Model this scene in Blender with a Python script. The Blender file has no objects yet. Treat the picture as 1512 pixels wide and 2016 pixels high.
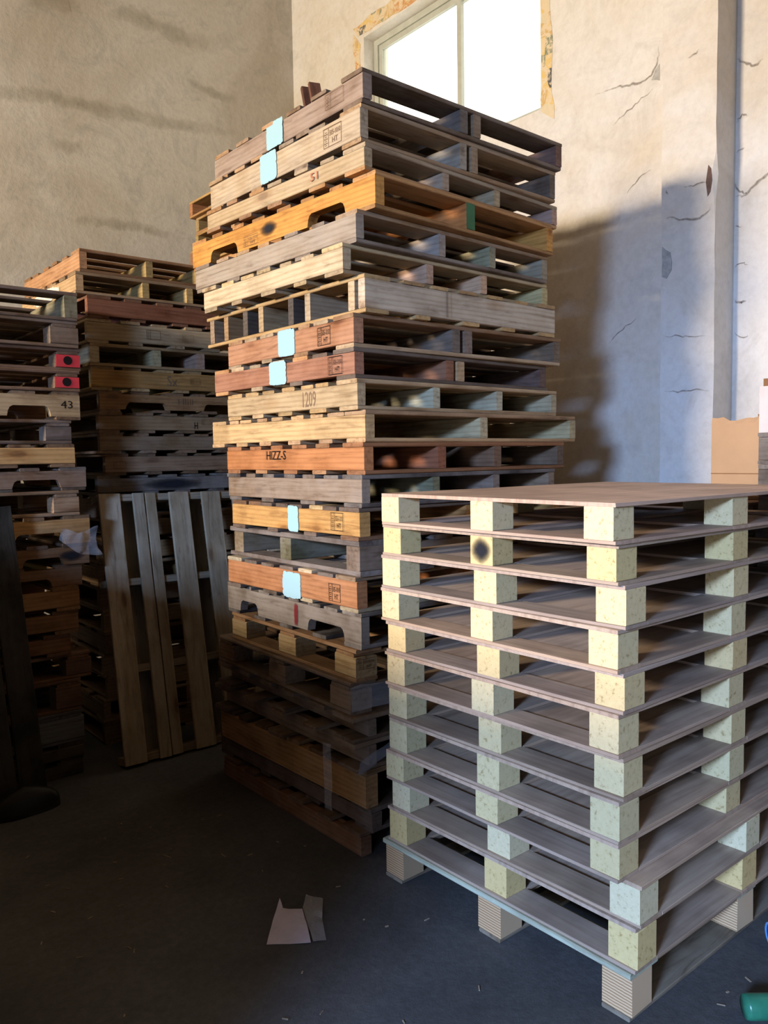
import bpy, bmesh, math, random
from mathutils import Matrix, Vector, noise
random.seed(7)
scene = bpy.context.scene
COL = scene.collection
R = math.radians

# ------------------------------------------------------------------ camera
def make_camera():
    yaw, pitch, roll = R(39.8), -math.atan(109.0 / 1570.0), R(0.9)
    f = Vector((math.sin(yaw) * math.cos(pitch), math.cos(yaw) * math.cos(pitch), math.sin(pitch)))
    r = Vector((math.cos(yaw), -math.sin(yaw), 0))
    u = r.cross(f)
    r2 = r * math.cos(roll) - u * math.sin(roll)
    u2 = u * math.cos(roll) + r * math.sin(roll)
    cd = bpy.data.cameras.new('camera')
    cd.sensor_fit = 'VERTICAL'
    cd.sensor_height = 36.0
    cd.sensor_width = 27.0
    cd.lens = 1570.0 / 2016.0 * 36.0
    cd.clip_start = 0.02
    co = bpy.data.objects.new('camera', cd)
    COL.objects.link(co)
    m = Matrix((r2, u2, -f)).transposed().to_4x4()
    m.translation = (0, 0, 1.53)
    co.matrix_world = m
    scene.camera = co
make_camera()

# ------------------------------------------------------------------ sky and daylight
WORLD_COL, WORLD_STR = (1.0, 0.93, 0.80), 3.2
w = bpy.data.worlds.new('world')
scene.world = w
w.use_nodes = True
w.node_tree.nodes['Background'].inputs[0].default_value = (*WORLD_COL, 1)
w.node_tree.nodes['Background'].inputs[1].default_value = WORLD_STR

WX = -5.0      # inner face of the wall opposite the pallets; daylight enters through its openings
# (y0, y1, z0, z1) openings in that wall and the daylight in each
WARM_WIN = (2.85, 3.95, 2.75, 3.40)
BLUE_WIN = (-1.55, -0.35, 2.35, 3.30)
DOOR = (-3.4, -2.0, 0.0, 2.95)

def opening_light(name, op, col, power, tilt=0.0, spread=180.0):
    y0, y1, z0, z1 = op
    ld = bpy.data.lights.new(name, 'AREA')
    ld.shape = 'RECTANGLE'
    ld.size = (z1 - z0) * 0.96
    ld.size_y = (y1 - y0) * 0.96
    ld.color = col
    ld.energy = power
    lo = bpy.data.objects.new(name, ld)
    COL.objects.link(lo)
    lo.location = (WX - 0.03, (y0 + y1) / 2, (z0 + z1) / 2)
    lo.rotation_euler = (0, R(-90 + tilt), 0)
    ld.spread = R(spread)
opening_light('window_daylight_warm', WARM_WIN, (1.0, 0.85, 0.66), 830)
opening_light('window_daylight_blue', BLUE_WIN, (0.34, 0.54, 1.0), 1250, 58, 140)   # light of the sky comes in downwards
opening_light('door_daylight', DOOR, (0.34, 0.53, 1.0), 90, 58, 140)

vs = scene.view_settings
vs.view_transform = 'Standard'
vs.look = 'None'
vs.gamma = 1.0
vs.use_curve_mapping = False
vs.exposure = 0.0
scene.cycles.diffuse_bounces = 2

# ------------------------------------------------------------------ helpers
def lin(c):
    out = []
    for v in c:
        v = v / 255.0
        out.append(v / 12.92 if v <= 0.04045 else ((v + 0.055) / 1.055) ** 2.4)
    return tuple(out)

def mesh_obj(name, verts, faces, mat=None, parent=None, loc=(0, 0, 0), rot=(0, 0, 0), smooth=False):
    me = bpy.data.meshes.new(name)
    me.from_pydata(verts, [], faces)
    me.update()
    if smooth:
        for p in me.polygons:
            p.use_smooth = True
    o = bpy.data.objects.new(name, me)
    COL.objects.link(o)
    if mat:
        me.materials.append(mat)
    if parent:
        o.parent = parent
    o.location = loc
    o.rotation_euler = rot
    return o

def empty(name, loc=(0, 0, 0), rz=0.0):
    o = bpy.data.objects.new(name, None)
    COL.objects.link(o)
    o.location = loc
    o.rotation_euler = (0, 0, rz)
    o.empty_display_size = 0.1
    return o

def tag(o, label=None, cat=None, group=None, kind=None):
    if label: o['label'] = label
    if cat: o['category'] = cat
    if group: o['group'] = group
    if kind: o['kind'] = kind
    return o

def box_vf(x0, x1, y0, y1, z0, z1):
    v = [(x0, y0, z0), (x1, y0, z0), (x1, y1, z0), (x0, y1, z0), (x0, y0, z1), (x1, y0, z1), (x1, y1, z1), (x0, y1, z1)]
    f = [(0, 3, 2, 1), (4, 5, 6, 7), (0, 1, 5, 4), (1, 2, 6, 5), (2, 3, 7, 6), (3, 0, 4, 7)]
    return v, f

class MB:
    def __init__(s):
        s.v = []; s.f = []
    def box(s, *a):
        v, f = box_vf(*a)
        n = len(s.v)
        s.v += v
        s.f += [tuple(i + n for i in q) for q in f]
    def add(s, v, f):
        n = len(s.v)
        s.v += v
        s.f += [tuple(i + n for i in q) for q in f]
    def build(s, name, mat, parent=None, **k):
        return mesh_obj(name, s.v, s.f, mat, parent, **k)

# ------------------------------------------------------------------ materials
def newmat(name):
    m = bpy.data.materials.new(name)
    m.use_nodes = True
    nt = m.node_tree
    return m, nt, nt.nodes, nt.links, nt.nodes['Principled BSDF']

def N(nodes, t, **k):
    n = nodes.new(t)
    for a, b in k.items():
        if a in n.inputs:
            n.inputs[a].default_value = b
        else:
            setattr(n, a, b)
    return n

def ramp(nodes, stops):
    n = nodes.new('ShaderNodeValToRGB')
    els = n.color_ramp.elements
    while len(els) < len(stops):
        els.new(0.5)
    for e, (p, c) in zip(els, stops):
        e.position = p
        e.color = (*c, 1) if len(c) == 3 else c
    return n

def mixc(nodes, links, fac, a, b, blend='MIX'):
    n = nodes.new('ShaderNodeMix')
    n.data_type = 'RGBA'
    n.blend_type = blend
    for sock, val in ((0, fac), (6, a), (7, b)):
        if hasattr(val, 'is_output'):
            links.new(val, n.inputs[sock])
        elif sock == 0:
            n.inputs[0].default_value = val
        else:
            n.inputs[sock].default_value = (*val, 1)
    return n.outputs[2]

def rand_coords(nodes, links, scale):
    tc = nodes.new('ShaderNodeTexCoord')
    oi = nodes.new('ShaderNodeObjectInfo')
    mul = N(nodes, 'ShaderNodeMath', operation='MULTIPLY')
    links.new(oi.outputs['Random'], mul.inputs[0]); mul.inputs[1].default_value = 37.0
    cmb = nodes.new('ShaderNodeCombineXYZ')
    for i in range(3):
        links.new(mul.outputs[0], cmb.inputs[i])
    add = N(nodes, 'ShaderNodeVectorMath', operation='ADD')
    links.new(tc.outputs['Object'], add.inputs[0]); links.new(cmb.outputs[0], add.inputs[1])
    mp = nodes.new('ShaderNodeMapping')
    mp.inputs['Scale'].default_value = scale
    links.new(add.outputs[0], mp.inputs[0])
    return oi, add.outputs[0], mp.outputs[0]

def mat_wood():
    m, nt, nd, lk, bs = newmat('pallet_wood')
    oi, raw, g = rand_coords(nd, lk, (2.2, 20, 20))
    n1 = N(nd, 'ShaderNodeTexNoise', Scale=2.2, Detail=5, Roughness=0.65, Distortion=0.6)
    lk.new(g, n1.inputs[0])
    mp2 = nd.new('ShaderNodeMapping'); mp2.inputs['Scale'].default_value = (0.45, 5.0, 5.0)
    lk.new(raw, mp2.inputs[0])
    wv = N(nd, 'ShaderNodeTexWave', Scale=3.2, Distortion=6.0, Detail=2.0)
    wv.inputs['Detail Scale'].default_value = 0.7
    wv.bands_direction = 'Z'
    lk.new(mp2.outputs[0], wv.inputs[0])
    n3 = N(nd, 'ShaderNodeTexNoise', Scale=5.0, Detail=4, Roughness=0.6)
    lk.new(raw, n3.inputs[0])
    mpk = nd.new('ShaderNodeMapping'); mpk.inputs['Scale'].default_value = (2.6, 6.5, 6.5)
    lk.new(raw, mpk.inputs[0])
    vor = N(nd, 'ShaderNodeTexVoronoi', Scale=1.0)
    lk.new(mpk.outputs[0], vor.inputs[0])
    kn = ramp(nd, [(0.0, (0.24, 0.15, 0.10)), (0.08, (0.42, 0.29, 0.2)), (0.12, (0.78, 0.66, 0.54)), (0.24, (1, 1, 1))])
    lk.new(vor.outputs['Distance'], kn.inputs[0])
    r1 = ramp(nd, [(0.28, (0.55, 0.48, 0.42)), (0.46, (0.95, 0.93, 0.91)), (0.72, (1.12, 1.10, 1.06))])
    lk.new(n1.outputs[0], r1.inputs[0])
    r2 = ramp(nd, [(0.0, (0.74, 0.64, 0.52)), (0.55, (1.0, 1.0, 1.0)), (1.0, (1.06, 1.03, 0.98))])
    lk.new(wv.outputs[0], r2.inputs[0])
    c = mixc(nd, lk, 1.0, oi.outputs['Color'], r1.outputs[0], 'MULTIPLY')
    c = mixc(nd, lk, 0.5, c, r2.outputs[0], 'MULTIPLY')
    r4 = ramp(nd, [(0.30, (0.66, 0.62, 0.58)), (0.55, (1.0, 1.0, 1.0))])
    lk.new(n3.outputs[0], r4.inputs[0])
    c = mixc(nd, lk, 0.8, c, r4.outputs[0], 'MULTIPLY')
    c = mixc(nd, lk, 0.75, c, kn.outputs[0], 'MULTIPLY')
    # weathering: alpha of the object colour is how fresh the timber is
    inv = N(nd, 'ShaderNodeMath', operation='SUBTRACT'); inv.inputs[0].default_value = 1.0
    lk.new(oi.outputs['Alpha'], inv.inputs[1])
    r3 = ramp(nd, [(0.35, (0, 0, 0)), (0.65, (1, 1, 1))])
    lk.new(n3.outputs[0], r3.inputs[0])
    ml = N(nd, 'ShaderNodeMath', operation='MULTIPLY')
    lk.new(inv.outputs[0], ml.inputs[0]); lk.new(r3.outputs[0], ml.inputs[1])
    grey = mixc(nd, lk, 1.0, (0.30, 0.26, 0.22), r1.outputs[0], 'MULTIPLY')
    c = mixc(nd, lk, ml.outputs[0], c, grey)
    lk.new(c, bs.inputs['Base Color'])
    bs.inputs['Roughness'].default_value = 0.78
    bs.inputs['Specular IOR Level'].default_value = 0.25
    bp = N(nd, 'ShaderNodeBump', Strength=0.35, Distance=0.004)
    lk.new(n1.outputs[0], bp.inputs['Height']); lk.new(bp.outputs[0], bs.inputs['Normal'])
    return m

def mat_ply():
    m, nt, nd, lk, bs = newmat('plywood')
    oi, raw, g = rand_coords(nd, lk, (1.2, 22, 1))
    n1 = N(nd, 'ShaderNodeTexNoise', Scale=2.0, Detail=5, Roughness=0.6)
    lk.new(g, n1.inputs[0])
    r1 = ramp(nd, [(0.3, (0.72, 0.68, 0.66)), (0.55, (1, 1, 1)), (0.75, (1.1, 1.08, 1.06))])
    lk.new(n1.outputs[0], r1.inputs[0])
    n2 = N(nd, 'ShaderNodeTexNoise', Scale=3.5, Detail=4)
    lk.new(raw, n2.inputs[0])
    r2 = ramp(nd, [(0.42, (0.50, 0.48, 0.48)), (0.58, (1, 1, 1))])
    lk.new(n2.outputs[0], r2.inputs[0])
    tc = nd.new('ShaderNodeTexCoord')
    wv = N(nd, 'ShaderNodeTexWave', Scale=95.0, Distortion=0.6); wv.bands_direction = 'Z'
    lk.new(tc.outputs['Object'], wv.inputs[0])
    r3 = ramp(nd, [(0.2, (0.70, 0.62, 0.58)), (0.6, (1.1, 1.08, 1.05))])
    lk.new(wv.outputs[0], r3.inputs[0])
    ge = nd.new('ShaderNodeNewGeometry')
    sx = nd.new('ShaderNodeSeparateXYZ'); lk.new(ge.outputs['True Normal'], sx.inputs[0])
    ab = N(nd, 'ShaderNodeMath', operation='ABSOLUTE'); lk.new(sx.outputs[2], ab.inputs[0])
    c = mixc(nd, lk, 1.0, oi.outputs['Color'], r1.outputs[0], 'MULTIPLY')
    e = mixc(nd, lk, 1.0, c, r3.outputs[0], 'MULTIPLY')
    c2 = mixc(nd, lk, 0.5, c, r2.outputs[0], 'MULTIPLY')
    c = mixc(nd, lk, ab.outputs[0], e, c2)
    lk.new(c, bs.inputs['Base Color'])
    bs.inputs['Roughness'].default_value = 0.6
    bs.inputs['Specular IOR Level'].default_value = 0.35
    return m

def mat_pressed():
    m, nt, nd, lk, bs = newmat('pressed_wood_block')
    oi, raw, g = rand_coords(nd, lk, (1, 1, 1))
    n1 = N(nd, 'ShaderNodeTexNoise', Scale=70.0, Detail=3, Roughness=0.7)
    lk.new(raw, n1.inputs[0])
    r1 = ramp(nd, [(0.30, (0.62, 0.54, 0.42)), (0.42, (0.97, 0.95, 0.92)), (0.7, (1.06, 1.05, 1.03))])
    lk.new(n1.outputs[0], r1.inputs[0])
    v = N(nd, 'ShaderNodeTexVoronoi', Scale=70.0); lk.new(raw, v.inputs[0])
    r2 = ramp(nd, [(0.05, (0.55, 0.45, 0.34)), (0.12, (1, 1, 1))])
    lk.new(v.outputs['Distance'], r2.inputs[0])
    c = mixc(nd, lk, 1.0, oi.outputs['Color'], r1.outputs[0], 'MULTIPLY')
    c = mixc(nd, lk, 0.8, c, r2.outputs[0], 'MULTIPLY')
    lk.new(c, bs.inputs['Base Color'])
    bs.inputs['Roughness'].default_value = 0.85
    bs.inputs['Specular IOR Level'].default_value = 0.2
    bp = N(nd, 'ShaderNodeBump', Strength=0.4, Distance=0.002)
    lk.new(n1.outputs[0], bp.inputs['Height']); lk.new(bp.outputs[0], bs.inputs['Normal'])
    return m

def mat_laminated():
    m, nt, nd, lk, bs = newmat('laminated_ply_block')
    oi, raw, g = rand_coords(nd, lk, (2, 2, 1))
    wv = N(nd, 'ShaderNodeTexWave', Scale=36.0, Distortion=1.0, Detail=1.5); wv.bands_direction = 'Z'
    lk.new(g, wv.inputs[0])
    r1 = ramp(nd, [(0.1, (0.55, 0.42, 0.30)), (0.5, (0.95, 0.9, 0.84)), (0.9, (1.08, 1.05, 1.0))])
    lk.new(wv.outputs[0], r1.inputs[0])
    tc = nd.new('ShaderNodeTexCoord')
    sx = nd.new('ShaderNodeSeparateXYZ'); lk.new(tc.outputs['Normal'], sx.inputs[0])
    ab = N(nd, 'ShaderNodeMath', operation='ABSOLUTE'); lk.new(sx.outputs[0], ab.inputs[0])
    c = mixc(nd, lk, 1.0, oi.outputs['Color'], r1.outputs[0], 'MULTIPLY')
    c = mixc(nd, lk, ab.outputs[0], oi.outputs['Color'], c)      # layers show on the cut ends only
    lk.new(c, bs.inputs['Base Color'])
    bs.inputs['Roughness'].default_value = 0.8
    return m

def mat_plaster(name, base, stain, grey, amt):
    m, nt, nd, lk, bs = newmat(name)
    tc = nd.new('ShaderNodeTexCoord')
    n1 = N(nd, 'ShaderNodeTexNoise', Scale=0.9, Detail=8, Roughness=0.62, Distortion=0.8)
    lk.new(tc.outputs['Object'], n1.inputs[0])
    r1 = ramp(nd, [(0.42, (0, 0, 0)), (0.68, (1, 1, 1))])
    lk.new(n1.outputs[0], r1.inputs[0])
    n2 = N(nd, 'ShaderNodeTexNoise', Scale=3.5, Detail=8, Roughness=0.7, Distortion=1.5)
    lk.new(tc.outputs['Object'], n2.inputs[0])
    r2 = ramp(nd, [(0.50, (0, 0, 0)), (0.75, (1, 1, 1))])
    lk.new(n2.outputs[0], r2.inputs[0])
    n3 = N(nd, 'ShaderNodeTexNoise', Scale=26, Detail=5, Roughness=0.65)
    lk.new(tc.outputs['Object'], n3.inputs[0])
    f1 = N(nd, 'ShaderNodeMath', operation='MULTIPLY'); lk.new(r1.outputs[0], f1.inputs[0]); f1.inputs[1].default_value = amt
    f2 = N(nd, 'ShaderNodeMath', operation='MULTIPLY'); lk.new(r2.outputs[0], f2.inputs[0]); f2.inputs[1].default_value = amt * 0.7
    c = mixc(nd, lk, f1.outputs[0], base, stain)
    c = mixc(nd, lk, f2.outputs[0], c, grey)
    r3 = ramp(nd, [(0.25, (0.86, 0.85, 0.84)), (0.6, (1, 1, 1))])
    lk.new(n3.outputs[0], r3.inputs[0])
    c = mixc(nd, lk, 0.7, c, r3.outputs[0], 'MULTIPLY')
    lk.new(c, bs.inputs['Base Color'])
    bs.inputs['Roughness'].default_value = 0.9
    bs.inputs['Specular IOR Level'].default_value = 0.15
    bp = N(nd, 'ShaderNodeBump', Strength=0.35, Distance=0.01)
    sm = N(nd, 'ShaderNodeMath', operation='ADD'); lk.new(n3.outputs[0], sm.inputs[0]); lk.new(n2.outputs[0], sm.inputs[1])
    lk.new(sm.outputs[0], bp.inputs['Height']); lk.new(bp.outputs[0], bs.inputs['Normal'])
    return m

def mat_floor():
    m, nt, nd, lk, bs = newmat('dusty_concrete')
    tc = nd.new('ShaderNodeTexCoord')
    n1 = N(nd, 'ShaderNodeTexNoise', Scale=1.6, Detail=8, Roughness=0.65)
    lk.new(tc.outputs['Object'], n1.inputs[0])
    n2 = N(nd, 'ShaderNodeTexNoise', Scale=38, Detail=6, Roughness=0.75)
    lk.new(tc.outputs['Object'], n2.inputs[0])
    r1 = ramp(nd, [(0.3, (0.050, 0.048, 0.046)), (0.7, (0.105, 0.10, 0.094))])
    lk.new(n1.outputs[0], r1.inputs[0])
    r2 = ramp(nd, [(0.3, (0.66, 0.66, 0.66)), (0.7, (1.2, 1.2, 1.2))])
    lk.new(n2.outputs[0], r2.inputs[0])
    c = mixc(nd, lk, 0.8, r1.outputs[0], r2.outputs[0], 'MULTIPLY')
    lk.new(c, bs.inputs['Base Color'])
    bs.inputs['Roughness'].default_value = 0.82
    bs.inputs['Specular IOR Level'].default_value = 0.3
    bp = N(nd, 'ShaderNodeBump', Strength=0.5, Distance=0.006)
    lk.new(n2.outputs[0], bp.inputs['Height']); lk.new(bp.outputs[0], bs.inputs['Normal'])
    return m

def mat_plain(name, col, rough=0.7, spec=0.3, var=0.25, scale=14.0):
    m, nt, nd, lk, bs = newmat(name)
    tc = nd.new('ShaderNodeTexCoord')
    n1 = N(nd, 'ShaderNodeTexNoise', Scale=scale, Detail=5, Roughness=0.65)
    lk.new(tc.outputs['Object'], n1.inputs[0])
    lo = tuple(v * (1 - var) for v in col)
    hi = tuple(min(1.0, v * (1 + var * 0.5)) for v in col)
    r1 = ramp(nd, [(0.3, lo), (0.7, hi)])
    lk.new(n1.outputs[0], r1.inputs[0])
    lk.new(r1.outputs[0], bs.inputs['Base Color'])
    bs.inputs['Roughness'].default_value = rough
    bs.inputs['Specular IOR Level'].default_value = spec
    return m

def mat_patchpaper():
    m, nt, nd, lk, bs = newmat('old_newspaper')
    tc = nd.new('ShaderNodeTexCoord')
    n1 = N(nd, 'ShaderNodeTexVoronoi', Scale=11.0); lk.new(tc.outputs['Object'], n1.inputs[0])
    sp = nd.new('ShaderNodeSeparateColor'); lk.new(n1.outputs['Color'], sp.inputs[0])
    r1 = ramp(nd, [(0.0, lin((205, 170, 110))), (0.3, lin((222, 190, 120))), (0.55, lin((215, 200, 165))), (0.75, lin((205, 150, 95))), (0.88, lin((135, 140, 115))), (0.95, lin((90, 90, 90)))])
    r1.color_ramp.interpolation = 'CONSTANT'
    lk.new(sp.outputs[0], r1.inputs[0])
    n2 = N(nd, 'ShaderNodeTexNoise', Scale=16, Detail=6, Roughness=0.7, Distortion=1.0); lk.new(tc.outputs['Object'], n2.inputs[0])
    r2 = ramp(nd, [(0.45, (0, 0, 0)), (0.55, (1, 1, 1))]); lk.new(n2.outputs[0], r2.inputs[0])
    c = mixc(nd, lk, r2.outputs[0], r1.outputs[0], lin((222, 202, 168)))
    lk.new(c, bs.inputs['Base Color'])
    bs.inputs['Roughness'].default_value = 0.9
    return m

def mat_decal(name, col, soft, nscale, strength=1.0, power=2.0, namp=1.1):
    """flat mark on a surface; U/V of the mesh run 0..1 and the edge fades or breaks up"""
    m, nt, nd, lk, bs = newmat(name)
    uv = nd.new('ShaderNodeTexCoord')
    sp = nd.new('ShaderNodeSeparateXYZ'); lk.new(uv.outputs['UV'], sp.inputs[0])
    # edge = 1 in the middle, 0 on the rim, for both directions
    def edge(sock):
        a = N(nd, 'ShaderNodeMath', operation='SUBTRACT'); lk.new(sock, a.inputs[0]); a.inputs[1].default_value = 0.5
        b = N(nd, 'ShaderNodeMath', operation='ABSOLUTE'); lk.new(a.outputs[0], b.inputs[0])
        c = N(nd, 'ShaderNodeMath', operation='MULTIPLY'); lk.new(b.outputs[0], c.inputs[0]); c.inputs[1].default_value = 2.0
        d = N(nd, 'ShaderNodeMath', operation='POWER'); lk.new(c.outputs[0], d.inputs[0]); d.inputs[1].default_value = power
        return d.outputs[0]
    s = N(nd, 'ShaderNodeMath', operation='ADD'); lk.new(edge(sp.outputs[0]), s.inputs[0]); lk.new(edge(sp.outputs[1]), s.inputs[1])
    nn = N(nd, 'ShaderNodeTexNoise', Scale=nscale, Detail=5, Roughness=0.7); lk.new(uv.outputs['Object'], nn.inputs[0])
    nm = N(nd, 'ShaderNodeMath', operation='MULTIPLY_ADD'); lk.new(nn.outputs[0], nm.inputs[0]); nm.inputs[1].default_value = namp; nm.inputs[2].default_value = -namp / 2
    t = N(nd, 'ShaderNodeMath', operation='ADD'); lk.new(s.outputs[0], t.inputs[0]); lk.new(nm.outputs[0], t.inputs[1])
    mr = nd.new('ShaderNodeMapRange')
    mr.inputs['From Min'].default_value = 1.0 - soft; mr.inputs['From Max'].default_value = 1.0
    mr.inputs['To Min'].default_value = strength; mr.inputs['To Max'].default_value = 0.0
    lk.new(t.outputs[0], mr.inputs[0])
    bs.inputs['Base Color'].default_value = (*col, 1)
    bs.inputs['Roughness'].default_value = 0.85
    bs.inputs['Specular IOR Level'].default_value = 0.15
    lk.new(mr.outputs[0], bs.inputs['Alpha'])
    return m

def mat_film(name, tint, alpha):
    m, nt, nd, lk, bs = newmat(name)
    out = nd['Material Output']
    tr = nd.new('ShaderNodeBsdfTransparent'); tr.inputs[0].default_value = (0.92, 0.92, 0.92, 1)
    bs.inputs['Base Color'].default_value = (*tint, 1)
    bs.inputs['Roughness'].default_value = 0.18
    bs.inputs['Specular IOR Level'].default_value = 0.9
    n1 = N(nd, 'ShaderNodeTexNoise', Scale=18, Detail=4); 
    tc = nd.new('ShaderNodeTexCoord'); lk.new(tc.outputs['Object'], n1.inputs[0])
    bp = N(nd, 'ShaderNodeBump', Strength=0.6, Distance=0.01); lk.new(n1.outputs[0], bp.inputs['Height']); lk.new(bp.outputs[0], bs.inputs['Normal'])
    mx = nd.new('ShaderNodeMixShader'); mx.inputs[0].default_value = alpha
    lk.new(tr.outputs[0], mx.inputs[1]); lk.new(bs.outputs[0], mx.inputs[2]); lk.new(mx.outputs[0], out.inputs[0])
    return m

def mat_glass():
    m, nt, nd, lk, bs = newmat('window_glass')
    out = nd['Material Output']
    tr = nd.new('ShaderNodeBsdfTransparent'); tr.inputs[0].default_value = (0.93, 0.95, 0.95, 1)
    gl = nd.new('ShaderNodeBsdfGlossy'); gl.inputs['Roughness'].default_value = 0.03
    fr = nd.new('ShaderNodeValue'); fr.outputs[0].default_value = 0.06
    mx = nd.new('ShaderNodeMixShader')
    lk.new(fr.outputs[0], mx.inputs[0]); lk.new(tr.outputs[0], mx.inputs[1]); lk.new(gl.outputs[0], mx.inputs[2]); lk.new(mx.outputs[0], out.inputs[0])
    return m

WOOD, PLY, PRESSED, LAMIN = mat_wood(), mat_ply(), mat_pressed(), mat_laminated()
M_WALLR = mat_plaster('whitewashed_plaster', lin((227, 222, 214)), lin((212, 196, 170)), lin((192, 184, 172)), 0.75)
M_WALLL = mat_plaster('grey_cement_plaster', lin((202, 196, 186)), lin((176, 165, 148)), lin((156, 154, 152)), 0.85)
M_CEIL = mat_plaster('low_bounce_plaster', lin((104, 92, 76)), lin((86, 74, 60)), lin((76, 72, 68)), 0.6)  # ceiling and unseen walls coloured dark to cut bounced light, not from soot
M_FLOOR = mat_floor()
M_PAPER = mat_patchpaper()
M_FRAME = mat_plain('white_window_frame', lin((186, 188, 176)), 0.45, 0.4, 0.12)
M_GLASS = mat_glass()
M_BLUE = mat_decal('light_blue_paint', lin((154, 188, 195)), 0.10, 45.0, 1.0, 8.0, 3.2)
M_SOOT = mat_decal('black_soot', lin((38, 38, 42)), 0.9, 25.0, 1.0, 1.7, .5)
M_GREEN = mat_plain('green_paint', lin((50, 105, 65)), 0.6)
M_RED = mat_plain('red_paint', lin((215, 62, 66)), 0.6, 0.3, 0.2)
M_REDMARK = mat_decal('red_spray', lin((120, 34, 40)), 0.7, 40.0, 0.75, 4.0, 1.6)
M_INK = mat_plain('black_ink', lin((34, 28, 26)), 0.8, 0.1, 0.1)
M_INKF = mat_plain('faded_ink', lin((128, 102, 80)), 0.8, 0.1, 0.1)
M_BURN = mat_plain('burnt_stamp', lin((72, 44, 26)), 0.8, 0.1, 0.2)
M_CRACK = mat_decal('plaster_crack', lin((134, 120, 104)), 1.1, 40.0, 0.6, 2.0, 1.8)  # brownish line with fading edges for cracks in the plaster
M_HOLE = mat_plain('bare_cement', lin((176, 172, 162)), 0.95, 0.1, 0.3, 40)
M_BRICK = mat_plain('bare_brick', lin((120, 96, 84)), 0.95, 0.1, 0.4, 30)
M_STAIN = mat_decal('water_stain', lin((138, 126, 98)), 1.5, 8.0, 0.30, 2.0, 2.2)
M_CARD = mat_plain('cardboard', lin((184, 146, 108)), 0.85, 0.15, 0.10, 5)
M_CARDD = mat_plain('brown_cardboard', lin((140, 100, 66)), 0.85, 0.15, 0.15, 5)
M_CARDP = mat_plain('pale_cardboard', lin((216, 200, 190)), 0.85, 0.15, 0.12, 5)
M_SHEET = mat_plain('white_paper', lin((196, 188, 200)), 0.8, 0.2, 0.12, 12)
M_FILM = mat_film('clear_stretch_film', (0.75, 0.75, 0.76), 0.22)
M_FILMB = mat_plain('dark_plastic_film', (0.012, 0.012, 0.010), 0.45, 0.25, 0.3)
M_CHIP = mat_plain('wood_chips', lin((150, 134, 112)), 0.9, 0.1, 0.3, 40)
M_BLUEPL = mat_plain('blue_plastic', lin((95, 165, 225)), 0.35, 0.5, 0.15)
M_GREENPL = mat_plain('green_plastic', lin((50, 120, 90)), 0.3, 0.5, 0.3)

# ------------------------------------------------------------------ room shell
X1, Y1, ZC, Y0 = 4.0, 5.93, 7.0, -9.0
fl = MB(); fl.box(WX - 0.3, X1 + 0.3, Y0 - 0.3, Y1 + 0.3, -0.2, 0.0)
tag(fl.build('floor', M_FLOOR), kind='structure')
ce = MB(); ce.box(WX - 0.3, X1 + 0.3, Y0 - 0.3, Y1 + 0.3, ZC, ZC + 0.2)
tag(ce.build('ceiling', M_CEIL), kind='structure')
wl = MB(); wl.box(WX - 0.3, X1, Y1, Y1 + 0.24, 0.0, ZC)
wall_left = tag(wl.build('wall_left', M_WALLL), kind='structure')
wb = MB(); wb.box(WX - 0.3, X1, Y0 - 0.24, Y0, 0.0, ZC)
tag(wb.build('wall_back', M_CEIL), kind='structure')

def holed_wall(mb, xa, xb, ya, yb, za, zb, holes):
    """a wall slab normal to X pieced around rectangular holes (y0,y1,z0,z1) sorted by y"""
    y = ya
    for (h0, h1, q0, q1) in sorted(holes):
        mb.box(xa, xb, y, h0, za, zb)
        if q0 > za: mb.box(xa, xb, h0, h1, za, q0)
        if q1 < zb: mb.box(xa, xb, h0, h1, q1, zb)
        y = h1
    mb.box(xa, xb, y, yb, za, zb)
WIN = (3.24, 4.955, 3.64, 4.745)
wr = MB(); holed_wall(wr, X1, X1 + 0.24, Y0, Y1 + 0.24, 0, ZC, [WIN])
wall_right = tag(wr.build('wall_right', M_WALLR), kind='structure')
wo = MB(); holed_wall(wo, WX - 0.24, WX, Y0, Y1, 0, ZC, [WARM_WIN, BLUE_WIN, DOOR])
tag(wo.build('wall_opposite', M_CEIL), kind='structure')
# pilaster with a slightly chipped near edge
def pilaster(ya, yb, depth):
    zs = [0.0] + [i * 0.12 for i in range(1, 60)]
    zs = [z for z in zs if z < ZC] + [ZC]
    v, f = [], []
    for z in zs:
        j1, j2 = random.uniform(-.003, .003), random.uniform(-.003, .003)
        bite = 0.03 * max(0, 1 - abs(z - 2.85) / 0.12)
        v += [(X1, yb, z), (X1 - depth, yb + j1, z), (X1 - depth, ya + bite, z), (X1 - depth + bite, ya + j2, z), (X1, ya, z)]
    n = len(zs)
    for i in range(n - 1):
        for k in range(4):
            a = i * 5 + k
            f.append((a, a + 1, a + 6, a + 5))
    return v, f
pv, pf = pilaster(2.01, 2.30, 0.19)
pil = tag(mesh_obj('wall_right_pilaster', pv, pf, M_WALLR), kind='structure')
pil.name = 'trim_1'

def uvset(o, uvs):
    l = o.data.uv_layers.new(name='UVMap')
    for p in o.data.polygons:
        for li in p.loop_indices:
            l.data[li].uv = uvs[o.data.loops[li].vertex_index]

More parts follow.
